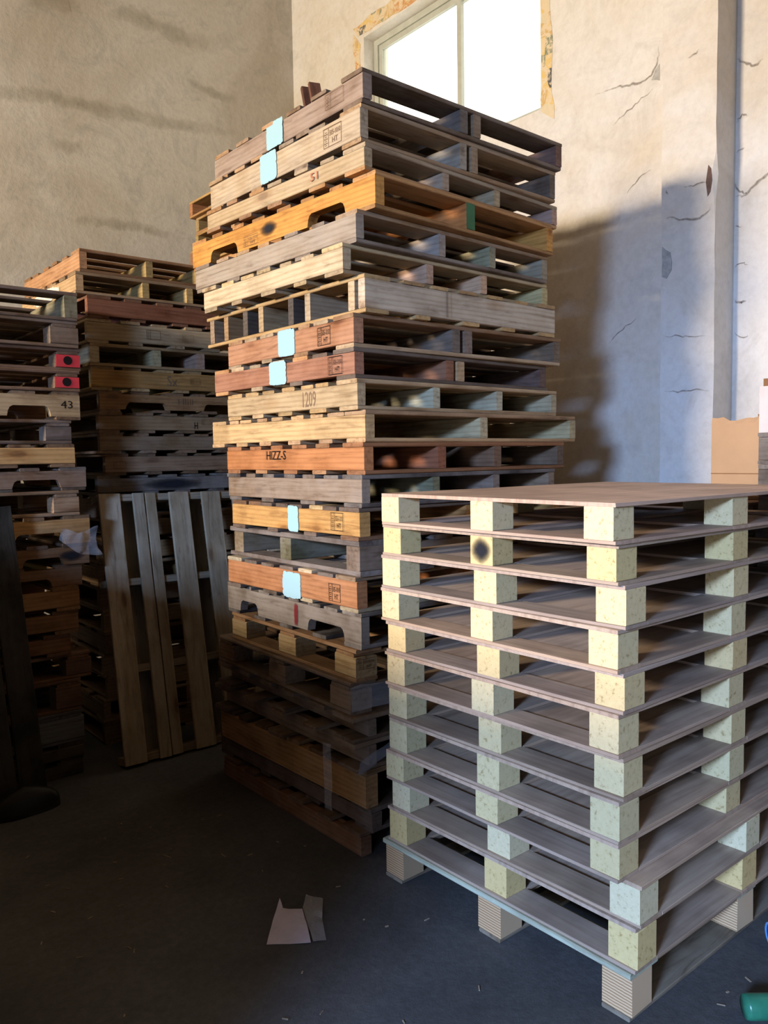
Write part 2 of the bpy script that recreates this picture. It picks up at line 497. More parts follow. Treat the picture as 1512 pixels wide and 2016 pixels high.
def ribbon(name, pts, width, plane, pos, mat, parent, wob=0.0):
    """ribbon on a wall: pts are (horizontal, z); plane 'X' = wall normal to X at x=pos, 'Y' likewise"""
    P = []
    for i in range(len(pts) - 1):
        for k in range(4):
            t = k / 4
            P.append((pts[i][0] * (1 - t) + pts[i + 1][0] * t + random.uniform(-wob, wob), pts[i][1] * (1 - t) + pts[i + 1][1] * t + random.uniform(-wob, wob)))
    P.append(pts[-1])
    v, uv, f = [], [], []
    n = len(P)
    for i, (a, b) in enumerate(P):
        p0, p1 = P[max(0, i - 1)], P[min(n - 1, i + 1)]
        d = Vector((p1[0] - p0[0], p1[1] - p0[1])).normalized()
        nx, nz = -d.y * width / 2, d.x * width / 2
        wv = random.uniform(0.7, 1.2)
        for s in (-1, 1):
            h, z = a + s * nx * wv, b + s * nz * wv
            v.append((pos, h, z) if plane == 'X' else (h, pos, z))
            uv.append((i / (n - 1), (s + 1) / 2))
    for i in range(n - 1):
        f.append((2 * i, 2 * i + 1, 2 * i + 3, 2 * i + 2))
    o = mesh_obj(name, v, f, mat, parent)
    uvset(o, uv)
    return o
def patch(name, pts, plane, pos, depth, mat, parent):
    """flat chipped patch with a little thickness towards the room"""
    n = len(pts)
    if plane == 'X':
        v = [(pos, a, b) for a, b in pts] + [(pos - depth, a, b) for a, b in pts]
    else:
        v = [(a, pos, b) for a, b in pts] + [(a, pos - depth, b) for a, b in pts]
    f = [tuple(range(n)), tuple(range(2 * n - 1, n - 1, -1))] + [(i, (i + 1) % n, (i + 1) % n + n, i + n) for i in range(n)]
    o = mesh_obj(name, v, f, mat, parent)
    bm = bmesh.new(); bm.from_mesh(o.data); bmesh.ops.recalc_face_normals(bm, faces=bm.faces); bm.to_mesh(o.data); bm.free()
    return o
e_ = X1 - 0.0012
for pts, wd in [
    ([(2.86, 3.587), (2.753, 3.589), (2.661, 3.573), (2.572, 3.553), (2.496, 3.559), (2.459, 3.591), (2.439, 3.657), (2.431, 3.727)], .016),
    ([(2.735, 3.37), (2.627, 3.426), (2.539, 3.462), (2.464, 3.492)], .010),
    ([(2.646, 2.962), (2.59, 3.015), (2.546, 3.051), (2.471, 3.067)], .010),
    ([(2.759, 2.152), (2.653, 2.229), (2.552, 2.293)], .008),
    ([(2.016, 3.47), (1.971, 3.44), (1.918, 3.408), (1.875, 3.421)], .018),
    ([(2.015, 2.811), (1.961, 2.797), (1.909, 2.835), (1.849, 2.877), (1.79, 2.9)], .020),
    ([(2.016, 2.872), (1.988, 2.825), (1.943, 2.797)], .014),
    ([(2.01, 2.14), (1.96, 2.10), (1.93, 2.11)], .010), ([(2.01, 2.30), (1.97, 2.27), (1.94, 2.28)], .014),
    ([(2.01, 2.46), (1.97, 2.47), (1.93, 2.45)], .010), ([(2.01, 2.66), (1.97, 2.65)], .010), ([(2.01, 3.02), (1.96, 3.03)], .010),
    ([(2.01, 3.16), (1.98, 3.19), (1.94, 3.18)], .012)]:
    ribbon('crack', pts, wd, 'X', e_, M_CRACK, wall_right, 0.006)
e2 = X1 - 0.19 - 0.0045
for pts, wd in [
    ([(2.184, 2.861), (2.1, 2.851), (2.035, 2.847)], .010),
    ([(2.29, 2.732), (2.241, 2.722), (2.183, 2.7), (2.088, 2.686), (2.047, 2.706), (2.025, 2.743)], .014),
    ([(2.29, 2.125), (2.215, 2.124), (2.138, 2.11), (2.02, 2.097)], .007),
    ([(2.29, 1.85), (2.2, 1.84), (2.1, 1.845), (2.02, 1.83)], .010),
    ([(2.172, 3.473), (2.126, 3.48), (2.094, 3.502)], .010),
    ([(2.28, 2.87), (2.26, 2.84)], .010)]:
    ribbon('crack', pts, wd, 'X', e2, M_CRACK, pil, 0.005)
patch('bare_patch', [(2.48, 3.539), (2.459, 3.582), (2.433, 3.608), (2.431, 3.52), (2.45, 3.53)], 'X', X1, 0.002, M_HOLE, wall_right)
patch('bare_patch', [(2.294, 2.588), (2.27, 2.565), (2.249, 2.552), (2.238, 2.50), (2.24, 2.461), (2.268, 2.422), (2.293, 2.435)], 'X', X1 - 0.187, 0.007, M_HOLE, pil)
patch('bare_patch', [(2.048, 2.93), (2.034, 2.91), (2.028, 2.85), (2.036, 2.80), (2.05, 2.78), (2.06, 2.85)], 'X', X1 - 0.187, 0.006, M_BRICK, pil)
for pts, wd in [
    ([(2.306, 4.768), (2.529, 4.834), (2.727, 4.844), (2.912, 4.809), (3.149, 4.825), (3.237, 4.773)], .16),
    ([(1.4, 4.02), (1.614, 4.038), (1.949, 4.095), (2.309, 4.101), (2.7, 4.127), (3.217, 4.177), (3.6, 4.2)], .13),
    ([(1.75, 4.70), (1.908, 4.733), (2.118, 4.769), (2.189, 4.758)], .16),
    ([(1.9, 3.75), (2.1, 3.78), (2.2, 3.76)], .12), ([(2.0, 3.25), (2.3, 3.28), (2.6, 3.3), (2.9, 3.27)], .10),
    ([(3.0, 4.5), (3.2, 4.46), (3.45, 4.47)], .10)]:
    ribbon('water_stain', pts, wd, 'Y', Y1 - 0.0015, M_STAIN, wall_left, 0.012)

# ------------------------------------------------------------------ window in the right wall
win = tag(empty('window_1', (X1 + 0.14, (WIN[0] + WIN[1]) / 2, WIN[2])), kind='structure')
wy0, wy1, wz1 = -(WIN[1] - WIN[0]) / 2, (WIN[1] - WIN[0]) / 2, WIN[3] - WIN[2]
def wbar(name, y0, y1, z0, z1, x0=-0.04, x1=0.04, mat=None):
    m = MB(); m.box(x0, x1, y0, y1, z0, z1)
    return m.build(name, mat or M_FRAME, win)
b = 0.045
wbar('frame_bar', wy0, wy0 + b, 0, wz1); wbar('frame_bar', wy1 - b, wy1, 0, wz1)
wbar('frame_bar', wy0 + b, wy1 - b, wz1 - b, wz1); wbar('frame_bar', wy0 + b, wy1 - b, 0, b)
ym = 4.055 - (WIN[0] + WIN[1]) / 2
s = 0.04
for (ya, yb, xo) in ((wy0 + b, ym + 0.03, 0.012), (ym - 0.03, wy1 - b, -0.014)):
    for (p, q, r_, t) in ((ya, ya + s, b, wz1 - b), (yb - s, yb, b, wz1 - b), (ya + s, yb - s, b, b + s), (ya + s, yb - s, wz1 - b - s, wz1 - b)):
        wbar('sash_bar', p, q, r_, t, xo - 0.012, xo + 0.012)
    wbar('pane', ya + s, yb - s, b + s, wz1 - b - s, xo - 0.002, xo + 0.002, M_GLASS)
# remnants of old newspaper pasted around the opening
def paper_strip(label, pts):
    n = len(pts)
    o = patch('newspaper_strip', pts, 'X', X1 - 0.0003, 0.0022, M_PAPER, None)
    tag(o, label, 'paper strip', 'old newspaper around the window')
def jag(a, b, n, amp):
    out = []
    for i in range(n + 1):
        t = i / n
        out.append((a[0] * (1 - t) + b[0] * t + random.uniform(-amp, amp), a[1] * (1 - t) + b[1] * t + random.uniform(-amp, amp)))
    return out
paper_strip('torn yellowed newspaper pasted down the right side of the window', jag((3.235, 4.75), (3.235, 3.62), 14, .006) + jag((3.14, 3.56), (3.165, 4.76), 16, .014))
paper_strip('torn yellowed newspaper pasted above the left half of the window', jag((5.02, 4.78), (4.35, 4.76), 10, .008) + jag((4.3, 4.9), (5.08, 4.86), 12, .014))
paper_strip('torn dark newspaper pasted down the left side of the window', jag((5.0, 4.72), (5.0, 3.7), 12, .01) + jag((5.06, 3.7), (5.08, 4.80), 12, .016))

# ------------------------------------------------------------------ timber pieces
def timber(name, L, W, T, parent, loc, along, col, fresh=1.0, mat=None, jit=0.0015, ch=0.003, segs=1, bow=0.0, tint=0.10):
    """a sawn piece: octagon section along local X, slightly uneven; along 'x' or 'y' of the parent"""
    ch = min(ch, T * 0.3)
    prof = [(-W / 2 + ch, -T / 2), (W / 2 - ch, -T / 2), (W / 2, -T / 2 + ch), (W / 2, T / 2 - ch), (W / 2 - ch, T / 2), (-W / 2 + ch, T / 2), (-W / 2, T / 2 - ch), (-W / 2, -T / 2 + ch)]
    v, f = [], []
    for i in range(segs + 1):
        t = i / segs
        ex = random.uniform(-jit, jit)
        b_ = bow * math.sin(math.pi * t)
        jy = random.uniform(-jit, jit) * 1.6
        for (y, z) in prof:
            v.append((-L / 2 + t * L + ex * (1 if i in (0, segs) else 0), y + jy + random.uniform(-jit, jit) * 0.5, z + b_ - (random.uniform(0, jit) * 0.6 if z > 0 else 0)))
    for i in range(segs):
        for k in range(8):
            a, c = i * 8 + k, i * 8 + (k + 1) % 8
            f.append((a, c, c + 8, a + 8))
    f.append(tuple(range(7, -1, -1)))
    f.append(tuple(segs * 8 + k for k in range(8)))
    o = mesh_obj(name, v, f, mat or WOOD, parent, loc, (0, 0, 0 if along == 'x' else R(90)))
    k = 1 + random.uniform(-tint, tint)
    h = random.uniform(-0.03, 0.03)
    g_ = sum(lin(col)) / 3
    tone = {PLY: 0.98, PRESSED: 0.84, LAMIN: 0.84}.get(mat, 0.76)
    c = tuple((q * .88 + g_ * .12) * tone for q in lin(col))
    o.color = (min(1, c[0] * k * (1 + h)), min(1, c[1] * k), min(1, c[2] * k * (1 - h)), fresh)
    return o

def notched(name, L, W, T, notches, parent, loc, col, fresh):
    """stringer with fork notches cut up from its lower edge; notches (x0,x1) along local X from the centre"""
    pr = [(-L / 2, -T / 2)]
    nd = T * 0.48
    for a, b_ in sorted(notches):
        c = min(0.022, nd * 0.5)
        pr += [(a, -T / 2), (a + 0.006, -T / 2 + nd - c), (a + 0.006 + c * 0.35, -T / 2 + nd - c * 0.35), (a + 0.006 + c, -T / 2 + nd),
               (b_ - 0.006 - c, -T / 2 + nd), (b_ - 0.006 - c * 0.35, -T / 2 + nd - c * 0.35), (b_ - 0.006, -T / 2 + nd - c), (b_, -T / 2)]
    pr += [(L / 2, -T / 2)]
    n = len(pr)
    v = []
    for sy in (-W / 2, W / 2):
        v += [(x, sy, z) for x, z in pr] + [(x, sy, T / 2) for x, z in pr]
    f = []
    for k in range(n - 1):
        f.append((k, k + 1, n + k + 1, n + k))
        f.append((2 * n + k + 1, 2 * n + k, 3 * n + k, 3 * n + k + 1))
        f.append((k + 1, k, 2 * n + k, 2 * n + k + 1))
        f.append((n + k, n + k + 1, 3 * n + k + 1, 3 * n + k))
    f.append((0, n, 3 * n, 2 * n)); f.append((n - 1, 3 * n - 1, 4 * n - 1, 2 * n - 1))
    me = bpy.data.meshes.new(name); me.from_pydata(v, [], f); me.update()
    me.materials.append(WOOD)
    o = bpy.data.objects.new(name, me); COL.objects.link(o)
    o.parent = parent; o.location = loc
    o.color = (*[q * 0.74 for q in lin(col)], fresh)
    return o

def place(Np, Lx, Ly, z0, yaw, orient, name):
    c, s_ = math.cos(R(yaw)), math.sin(R(yaw))
    cx, cy = Np[0] + c * Lx / 2 - s_ * Ly / 2, Np[1] + s_ * Lx / 2 + c * Ly / 2
    return empty(name, (cx, cy, z0), R(yaw) + (R(90) if orient == 'Y' else 0))

def spread_boards(A, n, wE, wI):
    """centres and widths of n boards over a length A"""
    out = []
    if n == 1:
        return [(0, wE)]
    for i in range(n):
        wd = wE if i in (0, n - 1) else wI * random.uniform(0.82, 1.15)
        x = -A / 2 + wE / 2 + (A - wE) * i / (n - 1)
        if 0 < i < n - 1:
            x += random.uniform(-0.018, 0.018)
        out.append((x, wd))
    return out

def stringer_pallet(label, group, Np, z0, h, Lx, Ly, yaw=0, orient='Y', col=(200, 165, 120), deck=None, base=None, sp=(0, .5, 1), nt=7, nb=5,
                    tt=0.017, tb=0.016, sw=0.038, over=0.0, notch=None, fresh=0.8, dfresh=None, wE=0.125, wI=0.095, scol=None, bow=0.0):
    root = place(Np, Lx, Ly, z0, yaw, orient, 'stringer_pallet')
    tag(root, label, 'pallet', group)
    A, B = (Ly, Lx) if orient == 'Y' else (Lx, Ly)
    deck = deck or col; base = base or deck
    dfresh = fresh if dfresh is None else dfresh
    sh = h - tt - tb if nb else h - tt
    zs = (tb if nb else 0) + sh / 2
    sgn = 1 if orient == 'Y' else -1          # first stringer lies on the side that shows
    strs = []
    for i, fr in enumerate(sp):
        y = sgn * (B / 2 - over - sw / 2 - fr * (B - sw - 2 * over))
        c = scol[i] if scol and scol[i] else (col if i == 0 else tuple(max(20, min(255, v + random.randint(-18, 10))) for v in col))
        if notch:
            # notches given from the image-left end of the face
            nn = [(A / 2 - b_, A / 2 - a) if orient == 'Y' else (-A / 2 + a, -A / 2 + b_) for a, b_ in notch]
            o = notched('stringer', A, sw, sh, nn, root, (0, y, zs), c, fresh)
        else:
            o = timber('stringer', A, sw, sh, root, (0, y, zs), 'x', c, fresh, tint=0.03)
        strs.append(o)
    for (x, wd) in spread_boards(A, nt, wE, wI):
        t_ = tt if abs(x) > A * 0.4 else tt - random.uniform(0, 0.003)
        timber('deck_board', B + random.uniform(-0.006, 0.006), wd, t_, root, (x, random.uniform(-.004, .004), h - tt + t_ / 2), 'y', deck if not isinstance(deck, list) else random.choice(deck), dfresh, tint=0.2)
    for (x, wd) in (spread_boards(A, nb, wE * 0.9, wI) if nb else []):
        timber('base_board', B + random.uniform(-0.006, 0.006), wd, tb, root, (x, random.uniform(-.004, .004), tb / 2), 'y', base if not isinstance(base, list) else random.choice(base), dfresh, tint=0.2)
    face = dict(o=strs[0], orient=orient, A=A, sw=sw, sh=sh)
    return root, strs, face

def block_pallet(label, group, Np, z0, h, Lx, Ly, yaw=0, orient='X', col=(190, 150, 100), deck=None, nt=6, tt=0.016, bw=0.10, bl=0.12, fresh=0.7, bcol=None, paint=None, rows=3, cols=3, sbt=0.014):
    """deck boards along local y, cross boards along x, blocks, base boards along y"""
    root = place(Np, Lx, Ly, z0, yaw, orient, 'block_pallet')
    tag(root, label, 'pallet', group)
    A, B = (Ly, Lx) if orient == 'Y' else (Lx, Ly)
    deck = deck or col
    bh = h - 2 * tt - sbt
    for (x, wd) in spread_boards(A, nt, 0.12, 0.10):
        timber('deck_board', B, wd, tt, root, (x, 0, h - tt / 2), 'y', deck, fresh, tint=0.15)
    blocks = {}
    for j in range(cols):
        y = -B / 2 + bl / 2 + (B - bl) * j / (cols - 1)
        timber('cross_board', A, bl * 0.85, sbt, root, (0, y, h - tt - sbt / 2), 'x', deck, fresh)
        for i in range(rows):
            x = -A / 2 + bw / 2 + (A - bw) * i / (rows - 1)
            c = col if not bcol else bcol
            blocks[(i, j)] = timber('block', bl, bw, bh, root, (x, y, tt + bh / 2), 'y', c, fresh, ch=0.005)
    for i in range(rows):
        x = -A / 2 + bw / 2 + (A - bw) * i / (rows - 1)
        timber('base_board', B, bw, tt, root, (x, 0, tt / 2), 'y', deck, fresh)
    return root, blocks, dict(A=A, B=B, bh=bh, bw=bw, bl=bl)

# ---- marks on the visible face of a stringer
def face_pt(fc, s_, t, d):
    """s from the image-left end of the face, t from its middle, d proud of the face; in stringer coordinates"""
    if fc['orient'] == 'Y':
        return (fc['A'] / 2 - s_, fc['sw'] / 2 + d, t)
    return (-fc['A'] / 2 + s_, -fc['sw'] / 2 - d, t)

def mark_patch(fc, s0, s1, t0, t1, mat, name='paint_mark', d=0.0035, nx=4, ny=4):
    v, uv, f = [], [], []
    for j in range(ny + 1):
        for i in range(nx + 1):
            a, b_ = i / nx, j / ny
            v.append(face_pt(fc, s0 + (s1 - s0) * a, t0 + (t1 - t0) * b_, d)); uv.append((a, b_))
    for j in range(ny):
        for i in range(nx):
            k = j * (nx + 1) + i
            f.append((k, k + 1, k + nx + 2, k + nx + 1))
    o = mesh_obj(name, v, f, mat, fc['o'])
    uvset(o, uv)
    return o

_txt = {}
def text_mesh(s_):
    if s_ not in _txt:
        cu = bpy.data.curves.new('lettering', 'FONT')
        cu.body = s_; cu.size = 1.0; cu.resolution_u = 2
        to = bpy.data.objects.new('tmp_text', cu)
        COL.objects.link(to)
        dg = bpy.context.evaluated_depsgraph_get()
        me = bpy.data.meshes.new_from_object(to.evaluated_get(dg))
        bpy.data.objects.remove(to)
        _txt[s_] = ([tuple(v.co) for v in me.vertices], [tuple(p.vertices) for p in me.polygons])
        bpy.data.meshes.remove(me)
    return _txt[s_]

def lettering(fc, text, s0, s1, t0, t1, mat, name='lettering', d=0.0035):
    vs_, fs = text_mesh(text)
    xs = [v[0] for v in vs_]; ys = [v[1] for v in vs_]
    xa, xb, ya, yb = min(xs), max(xs), min(ys), max(ys)
    v = [face_pt(fc, s0 + (s1 - s0) * (p[0] - xa) / (xb - xa), t0 + (t1 - t0) * (p[1] - ya) / (yb - ya), d) for p in vs_]
    return mesh_obj(name, v, fs, mat, fc['o'])

def stamp(fc, s0, s1, t0, t1, mat, lines, name='stamp', d=0.0035):
    """framed treatment stamp: box, divider with the ear-of-wheat column, two lines of code"""
    v, f = [], []
    lw = (t1 - t0) * 0.03
    def q(a, b_, c, e):
        n = len(v)
        v.extend([face_pt(fc, a, c, d), face_pt(fc, b_, c, d), face_pt(fc, b_, e, d), face_pt(fc, a, e, d)])
        f.append((n, n + 1, n + 2, n + 3))
    q(s0, s1, t0, t0 + lw); q(s0, s1, t1 - lw, t1); q(s0, s0 + lw, t0, t1); q(s1 - lw, s1, t0, t1)
    sd = s0 + (s1 - s0) * 0.27
    q(sd, sd + lw, t0, t1)
    mid, hw = (s0 + sd) / 2, (sd - s0) * 0.28
    for i in range(7):
        a = t0 + (t1 - t0) * (0.1 + 0.11 * i)
        q(mid - hw * (0.6 + 0.4 * (i % 2)), mid - hw * 0.2, a, a + (t1 - t0) * 0.05); q(mid + hw * 0.2, mid + hw * (0.6 + 0.4 * (i % 2)), a + 0.001, a + (t1 - t0) * 0.055)
    def txt(text, a, b_, c, e):
        vs_, fs = text_mesh(text)
        xs = [p[0] for p in vs_]; ys = [p[1] for p in vs_]
        xa, xb, ya, yb = min(xs), max(xs), min(ys), max(ys)
        n = len(v)
        v.extend([face_pt(fc, a + (b_ - a) * (p[0] - xa) / (xb - xa), c + (e - c) * (p[1] - ya) / (yb - ya), d) for p in vs_])
        f.extend([tuple(i + n for i in g) for g in fs])
    if lines:
        txt(lines[0], sd + (s1 - sd) * .1, s1 - (s1 - sd) * .08, t0 + (t1 - t0) * .55, t0 + (t1 - t0) * .82)
        txt(lines[1], sd + (s1 - sd) * .3, s1 - (s1 - sd) * .28, t0 + (t1 - t0) * .15, t0 + (t1 - t0) * .42)
    return mesh_obj(name, v, f, mat, fc['o'])

# ------------------------------------------------------------------ central tall stack, listed from the top
ORD = ['bottom', 'second', 'third', 'fourth', 'fifth', 'sixth', 'seventh', 'eighth', 'ninth', 'tenth', 'eleventh', 'twelfth', 'thirteenth']
def from_floor(i):
    return 'bottom pallet' if i == 0 else ORD[i] + ' pallet from the floor'
GC = 'pallets of the tall central stack'
POS = {}
def C(i, x, y, z, h, lx, ly, yaw):
    POS[i] = ((x, y), z, h, lx, ly, yaw)
C(1, 1.851, 2.305, 2.802, .123, 1.149, 1.096, 0.3);  C(2, 1.844, 2.311, 2.665, .137, 1.139, 1.093, 1.2)
C(3, 1.852, 2.304, 2.565, .100, 1.185, 1.088, 3.0);  C(4, 1.882, 2.280, 2.430, .135, 1.093, 1.297, 3.2)
C(5, 1.826, 2.326, 2.310, .120, 1.142, 1.169, 2.2);  C(6, 1.789, 2.357, 2.200, .110, 1.204, 1.029, 1.5)
C(7, 1.849, 2.307, 2.059, .141, 1.114, 1.190, 0.8);  C(8, 1.815, 2.335, 1.934, .125, 1.194, .943, -0.3)
C(9, 1.815, 2.335, 1.820, .114, 1.139, 1.015, 1.5);  C(10, 1.823, 2.328, 1.705, .115, 1.177, .950, 0.6)
C(11, 1.843, 2.311, 1.585, .120, 1.296, 1.136, 1.2); C(12, 1.839, 2.315, 1.464, .121, 1.190, 1.024, 0.4)
C(13, 1.832, 2.321, 1.341, .123, 1.104, 1.035, -0.8); C(14, 1.821, 2.330, 1.216, .125, 1.181, .953, -0.2)
C(15, 1.822, 2.329, 1.081, .135, 1.217, 1.016, -1.2); C(16, 1.812, 2.338, .944, .137, 1.182, .972, 0.3)
C(17, 1.822, 2.330, .804, .140, 1.218, 1.074, -1.6);  C(18, 1.804, 2.345, .678, .126, 1.237, 1.018, -2.5)
C(19, 1.787, 2.358, .552, .126, 1.29, 1.103, -2.2);   C(20, 1.775, 2.33, .450, .102, 1.263, 1.135, -2.2)
C(21, 1.785, 2.33, .335, .115, 1.254, 1.126, -0.5);   C(22, 1.827, 2.325, .188, .147, 1.247, 1.102, 0.9)
C(23, 1.844, 2.311, .092, .096, 1.21, 1.167, 0.5);    C(24, 1.809, 2.340, 0, .092, 1.207, 1.077, 0)
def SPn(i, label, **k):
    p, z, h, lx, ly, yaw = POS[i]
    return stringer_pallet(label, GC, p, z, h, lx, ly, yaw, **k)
TAN, PALE, GREY, ORNG, BRN, RED_B, DARK = (200, 162, 112), (224, 198, 150), (150, 134, 116), (214, 150, 72), (150, 112, 78), (178, 122, 84), (92, 72, 58)
STL = ['505-1010', 'HT']

r, st, fc = SPn(1, 'topmost pallet of the tall central stack, grey-brown rails with a light blue stripe', col=(176, 150, 130), deck=[(170, 128, 84), (140, 112, 84), (196, 150, 96)], sp=(0, .45, .52, 1), nt=6, nb=4, fresh=.6, sw=.042, scol=[None, (120, 108, 98), (178, 150, 118), (140, 92, 74)])
mark_patch(fc, .455, .58, -fc['sh'] / 2 - .004, fc['sh'] / 2 + .012, M_BLUE); stamp(fc, .87, .985, -.02, .036, M_INKF, None)
r, st, fc = SPn(2, 'second pallet from the top of the central stack, cream rail with blue stripe', col=(212, 190, 154), deck=[(190, 150, 100), (150, 130, 106), (206, 170, 120)], sp=(0, .47, .53, 1), nt=6, nb=4, fresh=.6, scol=[None, (196, 188, 168), (190, 160, 120), (130, 110, 92)])
mark_patch(fc, .43, .555, -fc['sh'] / 2 - .004, fc['sh'] / 2 + .012, M_BLUE); stamp(fc, .875, .985, -.036, .036, M_INKF, STL)
r, st, fc = SPn(3, 'third pallet from the top of the central stack, pale tan rail with worn edges', col=(216, 186, 138), deck=[(200, 150, 90), (190, 166, 130), (176, 130, 84)], sp=(0, .36, .64, 1), nt=7, nb=5, fresh=.75)
lettering(fc, '51', .775, .82, -.014, .016, mat_plain('faded_red_ink', lin((176, 112, 88)), .8, .1, .1))
r, st, fc = SPn(4, 'golden orange notched pallet, fourth from the top, black soot spot on its rail', col=(228, 166, 84), deck=[(206, 152, 86), (196, 138, 72)], sp=(0, .48, 1), nt=8, nb=5, notch=[(.16, .39), (.895, 1.13)], fresh=.95, sw=.045)
mark_patch(fc, .565, .70, -.03, .034, M_SOOT, 'soot_spot'); stamp(fc, .44, .55, -.04, .002, M_INKF, STL)
gm = MB(); gm.box(-POS[4][4] * 0 - fc['A'] / 2 - .002, -fc['A'] / 2 + .001, -.024, .024, -fc['sh'] / 2, fc['sh'] / 2)
go = gm.build('painted_end', M_GREEN, st[1]); go['label'] = 'green painted end of the middle rail'
r, st, fc = SPn(5, 'fifth pallet from the top of the central stack, grey-white blotchy weathered rail', col=(190, 172, 148), deck=[(190, 150, 100), (150, 130, 110)], sp=(0, .39, .67, 1), nt=7, nb=5, fresh=.45)
r, st, fc = SPn(6, 'sixth pallet from the top of the central stack, pale cream clean rail', col=(228, 204, 160), deck=[(214, 186, 134), (190, 168, 130)], sp=(0, .36, .64, 1), nt=7, nb=5, fresh=.95)
r, st, fc = SPn(7, 'pallet turned sideways in the central stack showing a long cream plank', orient='X', col=(226, 204, 172), deck=[(216, 176, 112), (206, 166, 108)], sp=(0, .055, .3, .4, .6, .71, .86, .97), nt=7, nb=5, fresh=.97, scol=[None, (214, 190, 150), (200, 176, 140), (96, 86, 78), (196, 166, 120), (110, 98, 86), (190, 150, 100), (176, 150, 120)])
lettering(fc, 'IIIIIIIII', .415, .425, -.05, .05, M_INKF); lettering(fc, 'I I I I I I I', .44, .447, -.05, .05, M_INKF)
r, st, fc = SPn(8, 'eighth pallet down the central stack, reddish streaky rail with blue stripe and stamp', col=(200, 142, 98), deck=[(176, 132, 86), (196, 168, 128)], sp=(0, .44, .5, 1), nt=7, nb=4, fresh=.85, sw=.045, scol=[None, (130, 116, 102), (150, 128, 110), (150, 128, 104)])
mark_patch(fc, .43, .555, -fc['sh'] / 2 - .004, fc['sh'] / 2 + .012, M_BLUE); stamp(fc, .715, .80, -.036, .034, M_INK, STL)
r, st, fc = SPn(9, 'ninth pallet down the central stack, dark red-brown rail with blue stripe and stamp', col=(186, 124, 88), deck=[(216, 158, 96), (200, 176, 140), (130, 110, 92)], sp=(0, .44, .5, 1), nt=7, nb=4, fresh=.9, sw=.045, scol=[None, (170, 112, 76), (206, 170, 120), (120, 90, 78)])
mark_patch(fc, .455, .58, -fc['sh'] / 2 - .004, fc['sh'] / 2 + .012, M_BLUE); stamp(fc, .86, .945, -.034, .034, M_INK, STL)
r, st, fc = SPn(10, 'tenth pallet from the top of the central stack, pale tan rail with faint handwritten number', col=(208, 180, 132), deck=[(206, 170, 112), (214, 180, 130)], sp=(0, .34, .67, 1), nt=7, nb=5, fresh=.92, scol=[None, (214, 206, 168), (206, 198, 164), (204, 190, 150)])
lettering(fc, '1209', .60, .69, -.03, .03, M_INKF)
r, st, fc = SPn(11, 'widest pallet of the central stack, fresh yellow pine rail with knots', col=(232, 192, 128), deck=[(216, 176, 122), (206, 166, 120)], sp=(0, .5, 1), nt=9, nb=6, fresh=1.0, sw=.045, scol=[None, (222, 204, 156), (216, 200, 150)])
r, st, fc = SPn(12, 'orange-brown pallet of the central stack stencilled HIZZ-S', col=(210, 136, 70), deck=[(176, 116, 66), (190, 140, 90)], sp=(0, .33, .62, 1), nt=6, nb=5, fresh=.95, sw=.045, scol=[None, (170, 100, 60), (140, 106, 78), (140, 116, 92)])
lettering(fc, 'HIZZ-S', .35, .50, .0, .038, M_INK)
r, st, fc = SPn(13, 'grey-brown pallet directly under the one stencilled HIZZ-S in the central stack', col=(164, 138, 110), deck=[(120, 104, 90), (150, 128, 106), (96, 86, 80)], sp=(0, .33, .66, 1), nt=7, nb=4, fresh=.5)
r, st, fc = SPn(14, 'golden straight-grained pallet with blue stripe and stamp, fourteenth from the top', col=(222, 166, 84), deck=[(150, 110, 76), (120, 100, 84), (206, 176, 120)], sp=(0, .5, 1), nt=8, nb=4, fresh=1.0, sw=.05)
mark_patch(fc, .47, .55, -fc['sh'] / 2 - .006, fc['sh'] / 2 + .01, M_BLUE); stamp(fc, .775, .855, -.03, .04, M_INK, STL)
r, st, fc = SPn(15, 'dark grey pallet turned sideways below the golden one in the central stack', orient='X', col=(128, 104, 80), deck=[(112, 98, 86), (120, 104, 92)], sp=(0, .52, .96), nt=7, nb=5, fresh=.5, sw=.085, tt=.022, tb=.02)
r, st, fc = SPn(16, 'orange-brown pallet with large pale blue patch and stamp, sixteenth from the top', col=(196, 130, 74), deck=[(206, 186, 146), (160, 130, 96), (120, 104, 90)], sp=(0, .5, 1), nt=7, nb=4, fresh=.9, sw=.05)
mark_patch(fc, .465, .60, -fc['sh'] / 2 - .012, fc['sh'] / 2 - .006, M_BLUE); stamp(fc, .795, .87, -.04, .03, M_INK, STL)
r, st, fc = SPn(17, 'dirty grey notched pallet with a red spray mark in the central stack', col=(140, 128, 114), deck=[(96, 86, 76), (120, 108, 96)], base=[(70, 64, 60), (84, 76, 72)], sp=(0, .5, 1), nt=8, nb=5, notch=[(.12, .29), (.70, .965)], fresh=.35)
mark_patch(fc, .60, .632, -.05, .05, M_REDMARK, 'red_mark')
p, z, h, lx, ly, yaw = POS[18]
r, bl, inf = block_pallet('tan block pallet stamped on its front corner block, below the grey notched one', GC, p, z, h, lx, ly, yaw, 'X', col=(206, 176, 122), deck=(176, 132, 82), bw=.10, bl=.14, fresh=.85)
fc = dict(o=bl[(0, 0)], orient='X', A=.0, sw=0, sh=0)
def block_face(b_, L, W):   # block's local x is along pallet y; its near end faces the camera side
    return dict(o=b_, L=L, W=W)
